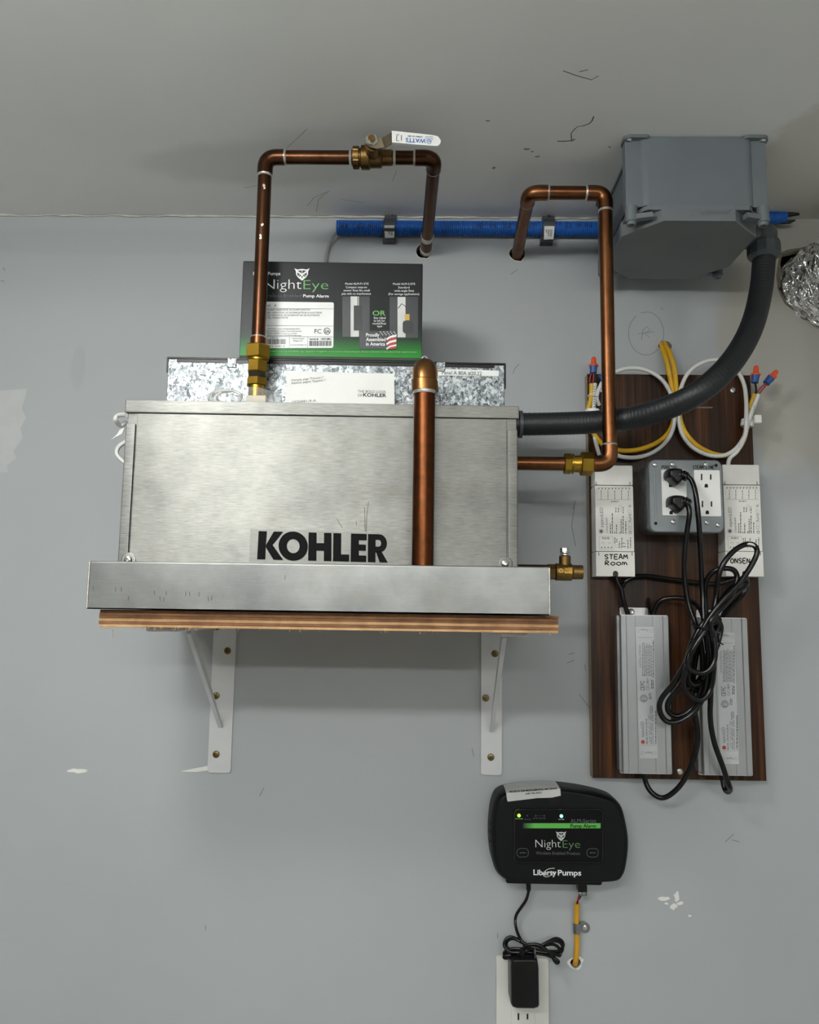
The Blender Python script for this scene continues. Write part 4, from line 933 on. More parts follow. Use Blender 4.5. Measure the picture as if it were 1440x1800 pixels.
def receiver(tl, tr, bl, br, lab, words, lines, group='white receivers on the board'):
    off = .044; mid = at((bl[0] + br[0]) / 2, bl[1], off); c = T('led_receiver', lab, 'receiver', (mid.x, -BT, mid.z), group=group)
    xa = (c.p(*tl, off).x + c.p(*bl, off).x) / 2; xb = (c.p(*tr, off).x + c.p(*br, off).x) / 2; zt = (c.p(*tl, off).z + c.p(*tr, off).z) / 2; zb = (c.p(*bl, off).z + c.p(*br, off).z) / 2
    yf = -off + BT; H = zt - zb; Wd = xb - xa
    fy = lambda f: tl[1] + (bl[1] - tl[1]) * f                       # px row at a fraction of the height
    lxp = lambda f: tl[0] + (bl[0] - tl[0]) * f
    rxp = lambda f: tr[0] + (br[0] - tr[0]) * f
    z1 = zt - H * .185; z2 = zt - H * .782
    m = MB(); m.box(xa, xb, yf, -.0002, z2 + .0004, z1 - .0004, .001, 2); c.part('case', m, OFFWHITE)
    m = MB(); m.box(xa, xb, yf, -.0002, z1 + .0002, zt, .0016, 2); c.part('end_cover', m, OFFWHITE)
    xm = (xa + xb) / 2; hn = .0036
    m = MB()                                                          # lower cover with a cable notch in its edge
    pts = [(xa, z2 - .0002), (xa, zb), (xm - hn, zb)] + [(xm - hn * math.cos(a), zb + .0036 + hn * math.sin(a)) for a in [math.pi * k / 8 for k in range(9)]] + [(xm + hn, zb), (xb, zb), (xb, z2 - .0002)]
    m.prism([(x, yf, z) for x, z in pts], (0, -yf - .0002, 0)); c.part('end_cover', m, OFFWHITE, shade=30)
    m = MB(); m.cyl((xm, yf + .004, zb + .0036), (xm, yf + .012, zb + .0036), .0036); c.part('cable_gland', m, BLACK)
    m = MB(); O = off + .0002; p = lambda u, f: (lxp(f) + (rxp(f) - lxp(f)) * u, fy(f) + 0)
    def L(a, b, w=.0004): c.stroke(m, [p(*a), p(*b)], O, w)
    def F_(u0, u1, f0, f1): c.stroke(m, [p(u0, f0), p(u1, f0), p(u1, f1), p(u0, f1)], O, .0003, True)
    for u, f, s in ((.05, .165, 1), (.92, .165, -1), (.06, .80, 1), (.93, .80, -1)): L((u, f - .012), (u, f + .014), .0009); L((u - .02, f + .014), (u + .02, f + .014), .0006)
    L((.05, .187), (.95, .187), .0003); L((.05, .782), (.95, .782), .0003)
    F_(.07, .93, .205, .315)
    for k in range(10):
        x, y = p(.11 + .088 * k, .214); c.ppoly(m, blob(x, y, 1.15, 1.15, 8, 0), O)
        if k % 2: 
            x, y = p(.11 + .088 * k, 0); c.micro(m, fy(.31), fy(.225), x, 1, O, True)
    x, y = p(.5, .33); c.micro(m, x - 6, x + 7, fy(.335), 1.3, O)
    for k in range(8):                                                # sun emblem
        x, y = p(.14, .60); a = k * math.pi / 4; c.stroke(m, [(x + 2 * math.cos(a), y + 2 * math.sin(a)), (x + 5 * math.cos(a), y + 5 * math.sin(a))], O, .0007)
    c.ppoly(m, blob(p(.14, .6)[0], p(.14, .6)[1], 2.6, 2.6, 12, 0), O)
    X_ = lambda u, f: p(u, f)[0]
    c.tv(m, 'aspectLED', X_(.20, .56), fy(.565), fy(.385), 5.6, O, None, X_(.20, .385))
    c.tv(m, 'Z-Series Receiver', X_(.32, .6), fy(.615), fy(.475), 3.6, O, None, X_(.31, .475))
    for u, f0, f1 in ((.40, .62, .53), (.45, .62, .43), (.51, .62, .60), (.56, .62, .53), (.64, .62, .60), (.68, .62, .49), (.73, .62, .46), (.80, .62, .51)): c.micro(m, fy(f0), fy(f1), X_(u, .5), 1.6, O, True)
    for u, f0, f1 in ((.55, .43, .38), (.61, .43, .39), (.74, .44, .38)): c.micro(m, fy(f0), fy(f1), X_(u, .4), 1.4, O, True)
    F_(.62, .68, .365, .42)
    c.tv(m, 'CE', X_(.93, .6), fy(.625), fy(.595), 4.4, O, True); c.stroke(m, blob(X_(.89, .57), fy(.57), 2.2, 3, 12, 0), O, .0004, True); F_(.86, .93, .525, .555)
    c.tv(m, 'RoHS', X_(.935, .5), fy(.515), fy(.44), 5, O, None); F_(.86, .93, .405, .43); c.tv(m, 'UL', X_(.93, .37), fy(.385), fy(.36), 4, O, True)
    F_(.08, .44, .645, .76)
    for k in range(4): x, y = p(.14 + .085 * k, .745); c.ppoly(m, blob(x, y, 1.2, 1.2, 8, 0), O)
    for k in (0, 1): c.stroke(m, [p(.15 + .17 * k, .715), p(.15 + .17 * k, .70), p(.21 + .17 * k, .70), p(.21 + .17 * k, .715)], O, .0003)
    for f in (.66, .67): c.micro(m, p(.16, f)[0], p(.38, f)[0], fy(f), 1.1, O)
    for u, f0, f1 in ((.5, .71, .655), (.55, .70, .66), (.62, .75, .69), (.68, .75, .655), (.84, .755, .67), (.91, .75, .655)): c.micro(m, fy(f0), fy(f1), X_(u, .7), 1.5, O, True)
    c.tv(m, '7', X_(.77, .71), fy(.715), fy(.70), 5, O, True); c.tv(m, 'I', X_(.77, .74), fy(.742), fy(.735), 5, O, True); F_(.5, .58, .72, .745)
    c.part('printed_label', m, INK_GREY)
    m = MB()
    for s, u0, u1, f0, f1 in words: pen(c, m, s, p(u0, f0)[0], p(u1, f0)[0], fy(f0), fy(f1), O + .0001, .0013)
    c.part('handwriting', m, INK); return c
receiver((1044, 817), (1112, 818.5), (1050, 1012), (1117, 1014), 'white receiver box marked STEAM ROOM on the board', [('STEAM', .2, .82, .81, .85), ('Room', .2, .8, .868, .905)], None)
receiver((1270, 816), (1335, 817), (1277, 1012), (1343, 1014), 'white receiver box marked ONSEN on the board', [('ONSEN', .12, .66, .845, .888)], None)

# outlet box
oo = .076
c = T('outlet_box', 'grey steel outlet box with two white receptacles on the board', 'outlet', (at(1205, 940, oo).x, -BT, at(1205, 940, oo).z))
xa, xb = c.p(1141, 870, oo).x, c.p(1271.5, 870, oo).x; zt, zb = c.p(1205, 808, oo).z, c.p(1205, 936, oo).z; yf = -oo + BT
m = MB(); r = rrect(xa + .002, xb - .002, zb + .002, zt - .002, .008); m.loft([[V((x, y, z)) for x, z in r] for y in (-.0002, yf + .0125)]); b = c.part('steel_box', m, M('galvanised_box', (150, 152, 150), .4, .9, .2, 80))
for z_ in (.3, .7):
    m = MB(); q = V((xa + .0018, yf * .5, zb + (zt - zb) * z_)); m.lathe([(.0095, 0), (.0095, .0012), (.008, .0014)], q, (-1, 0, 0), 18); c.part('knockout', m, M('galvanised_box', (150, 152, 150), .4, .9, .2, 80), b)
m = MB(); r0 = rrect(xa, xb, zb, zt, .009); cx_, cz_ = (xa + xb) / 2, (zb + zt) / 2
sc_ = lambda k, y: [V((cx_ + (x - cx_) * k, y, cz_ + (z - cz_) * k)) for x, z in r0]
m.loft([sc_(1, yf + .0125), sc_(1, yf + .0012), sc_(.975, yf)]); cov = c.part('cover_plate', m, BOX_GREY)
m = MB(); m.box(c.p(1150, 870, oo).x, c.p(1153, 870, oo).x, yf - .0012, yf, c.p(1205, 912, oo).z, c.p(1205, 828, oo).z, .0005, 2); c.part('raised_fold', m, BOX_GREY, cov)
def receptacle(x0, x1, y0, y1, pairs):
    r = rrect(c.p(x0, y0, oo).x, c.p(x1, y0, oo).x, c.p(x0, y1, oo).z, c.p(x0, y0, oo).z, .0012, 3)
    m = MB(); m.prism([(x, yf - .0016, z) for x, z in r], (0, .0014, 0)); rc = c.part('receptacle', m, WHITE_PLASTIC)
    m = MB()
    for xl, xr, xg, ys, yg in pairs:
        for x, hgt, wd in ((xl, 5.6, 1.3), (xr, 4.6, 1.3)): c.quad(m, x - wd, x + wd, ys - hgt, ys + hgt, oo + .0018)
        c.ppoly(m, [(xg - 3, yg + 3.2), (xg + 3, yg + 3.2), (xg + 3, yg - 1), (xg + 1.5, yg - 3.2), (xg - 1.5, yg - 3.2), (xg - 3, yg - 1)], oo + .0018)
    c.part('slots', m, CAVITY, rc)
receptacle(1162, 1205.5, 826, 906, [(1171, 1187, 1179, 839, 853), (1172, 1188, 1180, 886, 901)])
receptacle(1219.5, 1264.5, 826.5, 907.5, [(1233.6, 1249.6, 1241.8, 838.5, 853.7), (1235, 1251, 1243.6, 886, 900.6)])
for x, y in ((1151.6, 817), (1182.6, 816.5), (1241, 816.5), (1183.7, 917.5), (1242.8, 918.5), (1262.6, 923)): c.screw(x, y, oo, .0032, h=.0022)
for x, y in ((1259, 818), (1153, 920)): m = MB(); c.ppoly(m, blob(x, y, 3, 3, 12, .05), oo + .0002); c.part('screw_hole', m, CAVITY)
m = MB(); pen(c, m, 'POOL IL', 1163, 1192, 818.5, 823.8, oo + .0003, .0008); pen(c, m, 'STEAM LINE', 1218, 1256, 818.5, 824.3, oo + .0003, .0008); c.part('handwriting', m, INK)

# LED drivers
def driver(lx0, lx1, rx0, rx1, y0, y1, lab, lab_x, ly0, ly1):
    off = .053; mid = at((lx1 + rx1) / 2, y1, off); c = T('led_driver', lab, 'driver', (mid.x, -BT, mid.z), group='silver drivers on the board')
    xa = (c.p(lx0, y0, off).x + c.p(lx1, y1, off).x) / 2; xb = (c.p(rx0, y0, off).x + c.p(rx1, y1, off).x) / 2; zt, zb = c.p((lx0 + rx0) / 2, y0, off).z, c.p((lx1 + rx1) / 2, y1, off).z
    H = off - BT; Wd = xb - xa; e = .0009
    pr = [(0, .001), (-.0, H * .42), (.003, H * .45), (.003, H * .8), (.0, H * .86), (.0, H - e), (e, H), (.0068, H), (.0078, H - .0012), (Wd * .30, H - .0012), (Wd * .302, H - .0019), (Wd * .312, H - .0019), (Wd * .314, H - .0012),
          (Wd * .66, H - .0012), (Wd * .662, H - .0019), (Wd * .672, H - .0019), (Wd * .674, H - .0012), (Wd - .0078, H - .0012), (Wd - .0068, H), (Wd - e, H), (Wd, H - e), (Wd, H * .86), (Wd - .003, H * .8), (Wd - .003, H * .45), (Wd, H * .42), (Wd, .001)]
    m = MB(); m.prism([(xa + x, -d, zb + .001) for x, d in pr], (0, 0, zt - zb - .002)); c.part('extrusion', m, ALU, shade=25)
    for z0, z1 in ((zb, zb + .0012), (zt - .0012, zt)):
        m = MB(); m.box(xa + .001, xb - .001, -H + .0022, -.001, z0, z1); c.part('end_plate', m, ALU_TAB)
    for z0, z1, w0, w1 in ((zt - .001, zt + .0095, .12, .72), (zb - .0058, zb + .001, .06, .62)):
        r = rrect(xa + Wd * w0, xa + Wd * w1, z0, z1, .002); m = MB(); m.prism([(x, -.0022, z) for x, z in r], (0, .002, 0)); c.part('mounting_tab', m, ALU_TAB)
    q = V((xa + Wd * .36, -.0022, zt + .004)); m = MB(); m.lathe([(.0044, 0), (.0044, .0008), (.003, .002), (.001, .001)], q, (0, -1, 0), 14); c.part('screw', m, ZINC)
    q = V((xa + Wd * .2, -.0022, zb - .0024)); m = MB(); m.lathe([(.0032, 0), (.0032, .0008), (.002, .0016)], q, (0, -1, 0), 12); c.part('screw', m, ZINC)
    m = MB(); m.cyl((xa + Wd * .5, -H * .5, zb + .0005), (xa + Wd * .5, -H * .5, zb - .005), .0046); c.part('cord_gland', m, BLACK)
    O = off - .0012 + .0004; sl = (lx1 - lx0) / (y1 - y0); sh = lambda y: (y - ly0) * sl; la, lb = lab_x
    m = MB(); c.ppoly(m, [(la + sh(ly0), ly0), (lb + sh(ly0), ly0), (lb + sh(ly1), ly1), (la + sh(ly1), ly1)], O); st_ = c.part('rating_label', m, LABEL)
    O += .0002; HH = ly1 - ly0; Y = lambda f: ly0 + HH * f; X_ = lambda u, f: la + (lb - la) * u + sh(Y(f)); m = MB()
    c.tv(m, 'aspectLED', X_(.30, .8), Y(.84), Y(.72), 5.4, O, None, X_(.30, .72))
    m2 = MB(); c.ppoly(m2, blob(X_(.22, .875), Y(.875), 3.6, 3.6, 14, .12), O); c.part('sun_emblem', m2, RED_INK, st_)
    c.tv(m, 'MODEL A-PS-W-24-200-24', X_(.5, .8), Y(.89), Y(.70), 2.9, O, True, X_(.49, .70)); c.tv(m, 'Constant Voltage LED Power Supply', X_(.63, .8), Y(.885), Y(.67), 2.4, O, None, X_(.62, .67))
    c.tv(m, 'INPUT: 100-240VAC  3.0A  50/60Hz', X_(.74, .8), Y(.89), Y(.60), 2.3, O, True, X_(.73, .6)); c.tv(m, 'OUTPUT: 24VDC  8.33A  200W', X_(.84, .8), Y(.89), Y(.60), 2.3, O, True, X_(.83, .6))
    c.micro(m, Y(.89), Y(.63), X_(.97, .8), 1.8, O, True)
    x, y = X_(.34, .54), Y(.545); c.stroke(m, blob(x, y, 6.4, 6.4, 20, 0), O, .0006, True); c.stroke(m, blob(x, y, 4.6, 4.6, 18, 0), O, .0006, True); c.tv(m, 'ETL', x + 2, y + 4, y - 4, 4, O, True)
    c.tv(m, 'CE', X_(.40, .48), Y(.485), Y(.452), 7, O, True); c.tv(m, 'FC', X_(.40, .44), Y(.445), Y(.412), 7, O, True)
    c.tv(m, 'SELV', X_(.63, .4), Y(.43), Y(.39), 3.4, O, True); c.stroke(m, blob(X_(.58, .47), Y(.47), 2.4, 2.4, 12, 0), O, .0004, True); c.frame(m, X_(.52, .45), X_(.64, .45), Y(.44), Y(.455), O, .0004)
    for u in (.68, .76): c.micro(m, Y(.55), Y(.50), X_(u, .5), 1.4, O, True)
    for u in (.82, .9): c.micro(m, Y(.47), Y(.40), X_(u, .45), 1.6, O, True)
    c.tv(m, 'CAUTION & ATTENTION', X_(.28, .2), Y(.31), Y(.14), 3.2, O, None, X_(.27, .14))
    for u in (.36, .44, .52, .60, .68, .76, .84): c.micro(m, Y(.375), Y(.12 + .02 * random.random()), X_(u, .25), 1.1, O, True)
    c.micro(m, Y(.385), Y(.10), X_(.96, .2), 1.6, O, True)
    for a, b in ((.08, .105), (.90, .905)): c.stroke(m, [(X_(.1, a), Y(a)), (X_(.95, a), Y(a))], O, .0003)
    c.tx(m, 'Output', X_(.70, .02), X_(.28, .02), Y(.016), 4, O, None); c.tx(m, 'Input', X_(.70, .955), X_(.32, .955), Y(.95), 4, O, None)
    for u in (.08, .8): c.frame(m, X_(u, .03), X_(u + .12, .03), Y(.018), Y(.042), O, .0003); c.frame(m, X_(u, .96), X_(u + .12, .96), Y(.948), Y(.97), O, .0003)
    c.part('lettering', m, INK_GREY, st_); return c
driver(1089, 1098, 1175, 1183, 1081, 1361, 'silver driver below the STEAM ROOM receiver', (1117, 1149), 1102, 1333)
driver(1229, 1239, 1313, 1325.5, 1085.5, 1364, 'silver driver below the ONSEN receiver, partly behind the cord bundle', (1259, 1291), 1112, 1343)

# ------------------------------------------------------------------ power cords with moulded plugs
def cord(lab, plug, pts, group='black power leads'):
    px, py = plug; c = T('power_lead', lab, 'cable', at(px, py, .078), group=group)
    a = [(px - 17, py - 8), (px - 13, py - 13), (px - 4, py - 14), (px + 8, py - 12), (px + 12, py - 5), (px + 11, py + 4), (px + 6, py + 12), (px, py + 16), (px - 6, py + 12), (px - 11, py + 6), (px - 17, py + 2)]
    a = [c.p(q.x, q.y, .079) for q in spline([V((x, y, 0)) for x, y in a], 3, True)]
    cc = sum(a, V()) / len(a); q = lambda k, y: [V((cc.x + (v.x - cc.x) * k, v.y - y, cc.z + (v.z - cc.z) * k)) for v in a]
    m = MB(); m.loft([q(1, 0), q(1.02, .004), q(1.0, .010), q(.94, .016), q(.8, .020), q(.55, .0215)]); c.part('plug', m, BLACK, shade=60)
    P = spline([c.p(px + 4, py - 3, .092), c.p(px + 16, py - 5, .096), c.p(px + 25, py, .099)], 20); n = len(P)
    m = MB(); m.tube(P, [.0078 - .0024 * k / n - (.0014 if k % 7 in (5, 6) and k > 6 else 0) for k in range(n)], 18); c.part('strain_relief', m, BLACK)
    m = MB(); m.tube(c.path(pts, 7), .0033, 10); c.part('cable', m, BLACK_CORD); return c
A = cord('black power cord from the upper plug, with a chipped white fleck on its top loop', (1184, 840),
     [(1206, 836, .098), (1216, 845, .1), (1223, 868, .104), (1228, 910, .104), (1232, 970, .1), (1235, 1040, .096), (1238, 1095, .1), (1243, 1130, .102), (1246, 1165, .098), (1240, 1215, .094), (1222, 1250, .09), (1195, 1268, .086), (1172, 1268, .084), (1160, 1250, .084), (1163, 1228, .088), (1185, 1200, .094), (1206, 1165, .104), (1225, 1125, .112), (1248, 1085, .116), (1272, 1054, .118), (1300, 1025, .118), (1320, 996, .118), (1331, 972, .118), (1326, 959, .118), (1311, 957, .118), (1292, 967, .118), (1275, 986, .118), (1264, 1010, .116), (1259, 1050, .112), (1252, 1085, .114), (1237, 1112, .118), (1215, 1148, .116), (1204, 1185, .108), (1202, 1205, .104), (1212, 1222, .102), (1226, 1230, .1), (1240, 1226, .1), (1251, 1206, .1), (1255, 1170, .106), (1254, 1130, .112), (1248, 1098, .118), (1258, 1080, .118), (1275, 1062, .116), (1288, 1042, .112), (1296, 1018, .11), (1291, 1003, .11), (1276, 999, .11), (1258, 1003, .106), (1244, 1018, .1), (1240, 1050, .094), (1243, 1098, .096), (1250, 1150, .094), (1250, 1210, .086), (1249, 1262, .08), (1256, 1305, .076), (1270, 1345, .072), (1281, 1378, .066), (1284, 1388, .056), (1279, 1392, .046), (1274, 1386, .04), (1271, 1372, .037), (1271, 1360, .037)])
B = cord('black power cord from the lower plug to the driver below the STEAM ROOM receiver', (1188, 887),
     [(1202, 883, .096), (1210, 889, .099), (1212, 905, .1), (1207, 940, .096), (1203, 985, .092), (1204, 1020, .09), (1210, 1060, .09), (1222, 1095, .094), (1232, 1130, .092), (1236, 1175, .09), (1230, 1220, .086), (1214, 1248, .082), (1190, 1259, .08), (1175, 1250, .08), (1176, 1232, .084), (1196, 1206, .09), (1208, 1180, .1), (1213, 1140, .108), (1232, 1102, .112), (1258, 1072, .112), (1286, 1046, .108), (1306, 1034, .1), (1313, 1025, .094), (1308, 1020, .088), (1296, 1024, .086), (1272, 1050, .09), (1252, 1085, .1), (1232, 1112, .108), (1216, 1140, .114), (1208, 1165, .114), (1215, 1178, .112), (1232, 1183, .112), (1247, 1177, .114), (1256, 1160, .114), (1257, 1135, .114), (1250, 1105, .112), (1240, 1098, .106), (1226, 1118, .1), (1215, 1155, .098), (1210, 1190, .096), (1217, 1203, .096), (1228, 1203, .094), (1238, 1195, .09), (1240, 1165, .086), (1228, 1140, .082), (1219, 1190, .076), (1219, 1230, .074), (1226, 1280, .07), (1226, 1310, .066), (1216, 1345, .06), (1198, 1378, .054), (1177, 1398, .048), (1160, 1402, .043), (1144, 1391, .039), (1135, 1374, .036), (1133, 1358, .036)])
m = MB(); m.tube([A.p(x, y, o) for x, y, o in ((1314, 956.5, .1212), (1318, 956, .1212), (1324, 957.5, .1212), (1328, 960, .121))], [.0009, .0016, .0015, .0006], 6); A.part('paint_fleck', m, CHIP)
# extra turns hidden in the middle of the bundle
m = MB()
for k, (dx, dy, o) in enumerate(((0, 0, .088), (6, 4, .084), (-5, 8, .08), (3, -6, .078))):
    m.tube(B.path([(1206 + dx, 1205 + dy, o), (1210 + dx, 1160 + dy, o), (1228 + dx, 1112 + dy, o + .004), (1252 + dx, 1090 + dy, o), (1262 + dx, 1100 + dy, o - .006), (1252 + dx, 1140 + dy, o - .006), (1234 + dx, 1190 + dy, o - .006), (1216 + dx, 1212 + dy, o - .004)], 7), .0033, 8)
B.part('wound_turns', m, BLACK_CORD)
c = T('cable_tie', 'thin black cable tie around the waist of the cord bundle', 'cable tie', at(1240, 1106, .1))
m = MB(); P = [c.p(1240 + 24 * math.cos(a), 1101 + 4 + 7 * math.cos(a) , .097 - .026 * math.sin(a)) for a in [k * 6.2832 / 20 for k in range(20)]]; m.tube(P, .0011, 6, closed=True)
m.tube(c.path([(1262, 1112, .1), (1264, 1124, .104), (1268, 1131, .106), (1272, 1133, .106)], 4), .0008, 6); m.tube(c.path([(1262, 1112, .1), (1263, 1126, .104), (1266, 1136, .106)], 4), .0008, 6); c.part('strap', m, BLACK)
c = T('jumper_wire', 'black lead from the STEAM ROOM receiver down to the silver driver below it', 'cable', at(1083, 1018, .03))
m = MB(); m.tube(c.path([(1083, 1010, .034), (1085, 1022, .034), (1092, 1035, .034), (1096, 1055, .034), (1104, 1080, .032), (1106, 1092, .03)], 6), .0031, 10); c.part('cable', m, BLACK_CORD)
c = T('jumper_wire', 'black lead crossing the board between the two receivers and behind the plug cords', 'cable', at(1180, 1025, .03))
m = MB(); m.tube(c.path([(1083, 1014, .03), (1092, 1032, .03), (1100, 1022, .034), (1115, 1014, .034), (1140, 1013, .03), (1170, 1017, .028), (1200, 1021, .028), (1235, 1025, .028), (1262, 1026, .03), (1290, 1018, .034), (1304, 1012, .034), (1309, 1006, .032)], 6), .0031, 10); c.part('cable', m, BLACK_CORD)
c = T('jumper_wire', 'black lead arching from the top of the fully visible silver driver to the cord bundle', 'cable', at(1160, 1060, .03))
m = MB(); m.tube(c.path([(1147, 1092, .034), (1150, 1074, .036), (1162, 1056, .04), (1185, 1051, .046), (1208, 1054, .05), (1228, 1066, .05), (1238, 1090, .044), (1246, 1110, .034)], 6), .0031, 10)
m.tube(c.path([(1140, 1090, .034), (1142, 1076, .032), (1141, 1065, .026), (1140, 1052, .021)], 6), .0022, 8); c.part('cable', m, BLACK_CORD)
c = T('jumper_wire', 'black lead looping beside the ONSEN receiver down to the silver driver behind it', 'cable', at(1300, 1040, .03))
m = MB(); m.tube(c.path([(1309, 1004, .032), (1312, 1018, .05), (1312, 1034, .056), (1302, 1050, .054), (1288, 1064, .048), (1274, 1078, .04), (1266, 1096, .03)], 6), .0036, 10); c.part('cable', m, BLACK_CORD)

# ------------------------------------------------------------------ low-voltage cables, wire nuts, clips
def cable(name, lab, mat, pts, r, cat='cable', n=8):
    c = T(name, lab, cat, at(*pts[0])); m = MB(); m.tube(c.path(pts, n), r, 10); c.part('sheath', m, mat); return c
yl = cable('yellow_cable', 'yellow cable curving from the wall hole into the loop behind the copper pipe', YELLOW,
    [(1165, 600, -.02), (1163, 606, .004), (1167, 618, .016), (1174, 645, .022), (1181, 680, .024), (1186, 715, .025), (1184, 742, .026), (1172, 765, .028), (1150, 781, .03), (1120, 791, .03), (1090, 792, .03), (1064, 784, .03), (1047, 767, .03), (1037, 743, .03), (1034, 722, .03), (1038, 706, .03), (1040, 694, .03), (1040, 675, .03)], .0034)
yr = cable('yellow_cable', 'yellow cable curving from the wall hole into the loop beside the ONSEN receiver', YELLOW,
    [(1170, 600, -.02), (1170, 607, .006), (1177, 620, .018), (1185, 645, .024), (1189, 680, .026), (1193, 715, .026), (1197, 742, .028), (1208, 765, .03), (1228, 785, .03), (1255, 798, .03), (1280, 800, .03), (1298, 789, .03), (1309, 768, .03), (1314, 742, .03), (1320, 715, .034), (1328, 692, .04)], .0034)
wl = cable('white_cable', 'white cable looped round the board top behind the copper pipe', WHITE_CABLE,
    [(1053, 712, .024), (1049, 698, .03), (1054, 682, .03), (1062, 668, .028), (1078, 656, .026), (1100, 648, .026), (1125, 648, .026), (1148, 656, .026), (1166, 670, .028), (1178, 690, .03), (1186, 712, .032), (1186, 738, .034), (1180, 762, .034), (1166, 782, .034), (1145, 797, .034), (1120, 804, .034), (1094, 803, .034), (1070, 795, .034), (1056, 812, .03), (1055, 826, .026)], .0028)
wr = cable('white_cable', 'white cable looped round the board top beside the ONSEN receiver', WHITE_CABLE,
    [(1280, 822, .03), (1283, 806, .034), (1297, 792, .038), (1310, 765, .04), (1312, 735, .04), (1312, 705, .034), (1308, 675, .03), (1296, 652, .03), (1276, 636, .03), (1252, 633, .03), (1228, 641, .03), (1209, 657, .03), (1198, 680, .03), (1193, 706, .03), (1193, 735, .03), (1199, 762, .03), (1216, 785, .032), (1242, 799, .034), (1270, 801, .036), (1292, 790, .038), (1308, 768, .038), (1316, 742, .038), (1324, 718, .042), (1334, 693, .046)], .0028)
for t_, px in ((wr, [(1300, 778), (1318, 738), (1326, 713), (1331, 700), (1235, 796), (1255, 802)]), (yl, [(1170, 635), (1176, 660)]), (yr, [(1186, 650), (1190, 690)])):
    m = MB(); o = .046 if t_ is wr else .03
    for x, y in px:
        for k in range(3): t_.stroke(m, [(x - .8, y + k * 3.2), (x + .8, y + 1.6 + k * 3.2)], o - .0005 * k, .0006)
    t_.part('print_marks', m, INK_GREY)
m = MB()
for k in range(9): wl.stroke(m, [(1043.5, 679 + k * 4.4), (1046, 680 + k * 4.4)], .0346, .0008)
m2 = MB(); m2.tube(wl.path([(1046, 674, .031), (1045, 690, .031), (1044, 718, .031), (1043, 740, .03), (1047, 775, .03), (1054, 800, .028)], 6), .0028, 8); wl.part('label_sleeve', m2, WHITE_CABLE); wl.part('print_marks', m, INK)
def wire_nut(lab, base, tip, off, r, wires):
    c = T('wire_nut', lab, 'wire nut', at(base[0], base[1], off), group='orange and blue wire nuts'); a, b = c.p(*base, off), c.p(*tip, off); d = (b - a); L = d.length
    m = MB(); m.lathe([(r * 1.0, 0), (r * 1.02, L * .2), (r * 1.14, L * .38), (r * 1.14, L * .44)], a, d, 12); c.part('skirt', m, NUT_BLUE)
    m = MB(); m.lathe([(r * 1.16, L * .44), (r * 1.1, L * .55), (r * .78, L * .62), (r * .72, L * .88), (r * .5, L)], a, d, 16); c.part('cap', m, ORANGE)
    for s in (-1, 1):
        m = MB(); m.prism([a + d * .44 + V((s * r, -.0008, 0)), a + d * .44 + V((s * r * 1.6, -.0008, 0)), a + d * .54 + V((s * r * 1.4, -.0008, 0)), a + d * .6 + V((s * r * .9, -.0008, 0))], (0, .0016, 0)); c.part('wing', m, ORANGE)
    for mt, pts in wires: m = MB(); m.tube(c.path(pts, 5), .00095, 6); c.part('wire', m, mt)
wire_nut('orange and blue wire nut upright at the board top, beside the copper pipe', (1043, 656), (1044, 628), .032, .0047,
    [(RED_WIRE, [(1038, 677, .03), (1037, 666, .031), (1041, 654, .032)]), (RED_WIRE, [(1042, 676, .03), (1044, 664, .032), (1043, 654, .032)]), (BLACK, [(1047, 676, .03), (1048, 666, .032), (1045, 654, .032)])])
wire_nut('orange and blue wire nut half hidden behind the tall copper pipe', (1054, 666), (1072, 657), .03, .0047, [(BLACK, [(1046, 677, .03), (1050, 668, .03), (1055, 666, .03)])])
wire_nut('orange and blue wire nut pointing straight up beside the flexible conduit', (1327, 673), (1330, 643), .045, .0047, [(BLACK, [(1328, 694, .041), (1329, 684, .043), (1327, 671, .045)]), (BLACK, [(1331, 694, .042), (1330, 684, .043), (1328, 671, .045)])])
wire_nut('orange and blue wire nut tilted outwards past the board edge', (1347, 674), (1366, 652), .047, .0047, [(RED_WIRE, [(1330, 694, .042), (1337, 682, .045), (1348, 673, .047)]), (RED_WIRE, [(1334, 694, .044), (1341, 684, .046), (1349, 675, .047)])])
c = T('cable_clip', 'white plastic clip holding the cables at the board edge', 'clip', at(1313, 744, .04))
m = MB(); q = c.p(1314, 744, .03); m.lathe([(.0085, -.0045), (.0085, .0045), (.0075, .005), (.0075, -.005), ], q, V((.2, 0, 1)), 18, False); m.box(q.x + .004, q.x + .013, -.006, .0, q.z - .003, q.z + .008, .0012); c.part('loop', m, WHITE_PLASTIC)
c = T('cable_clip', 'white plastic clip on the board edge just above the flexible conduit', 'clip', at(1040, 724, .03))
m = MB(); q = c.p(1041, 724, .028); m.lathe([(.0095, -.003), (.0095, .003), (.0085, .0032), (.0085, -.0032)], q, V((0, 0, 1)), 18, False); m.box(q.x + .004, q.x + .009, -.003, .004, q.z - .003, q.z + .003, .001); c.part('loop', m, WHITE_PLASTIC)
c = T('twist_tie', 'pale tie binding yellow and white cable beside the copper pipe', 'cable tie', at(1043, 696, .03))
m = MB(); q = c.p(1042.5, 696, .03); m.tube([q + V((.0058 * math.cos(a), .0048 * math.sin(a), .001 * math.sin(2 * a))) for a in [k * 6.2832 / 16 for k in range(16)]], .0013, 6, closed=True); c.part('band', m, WHITE_CABLE)

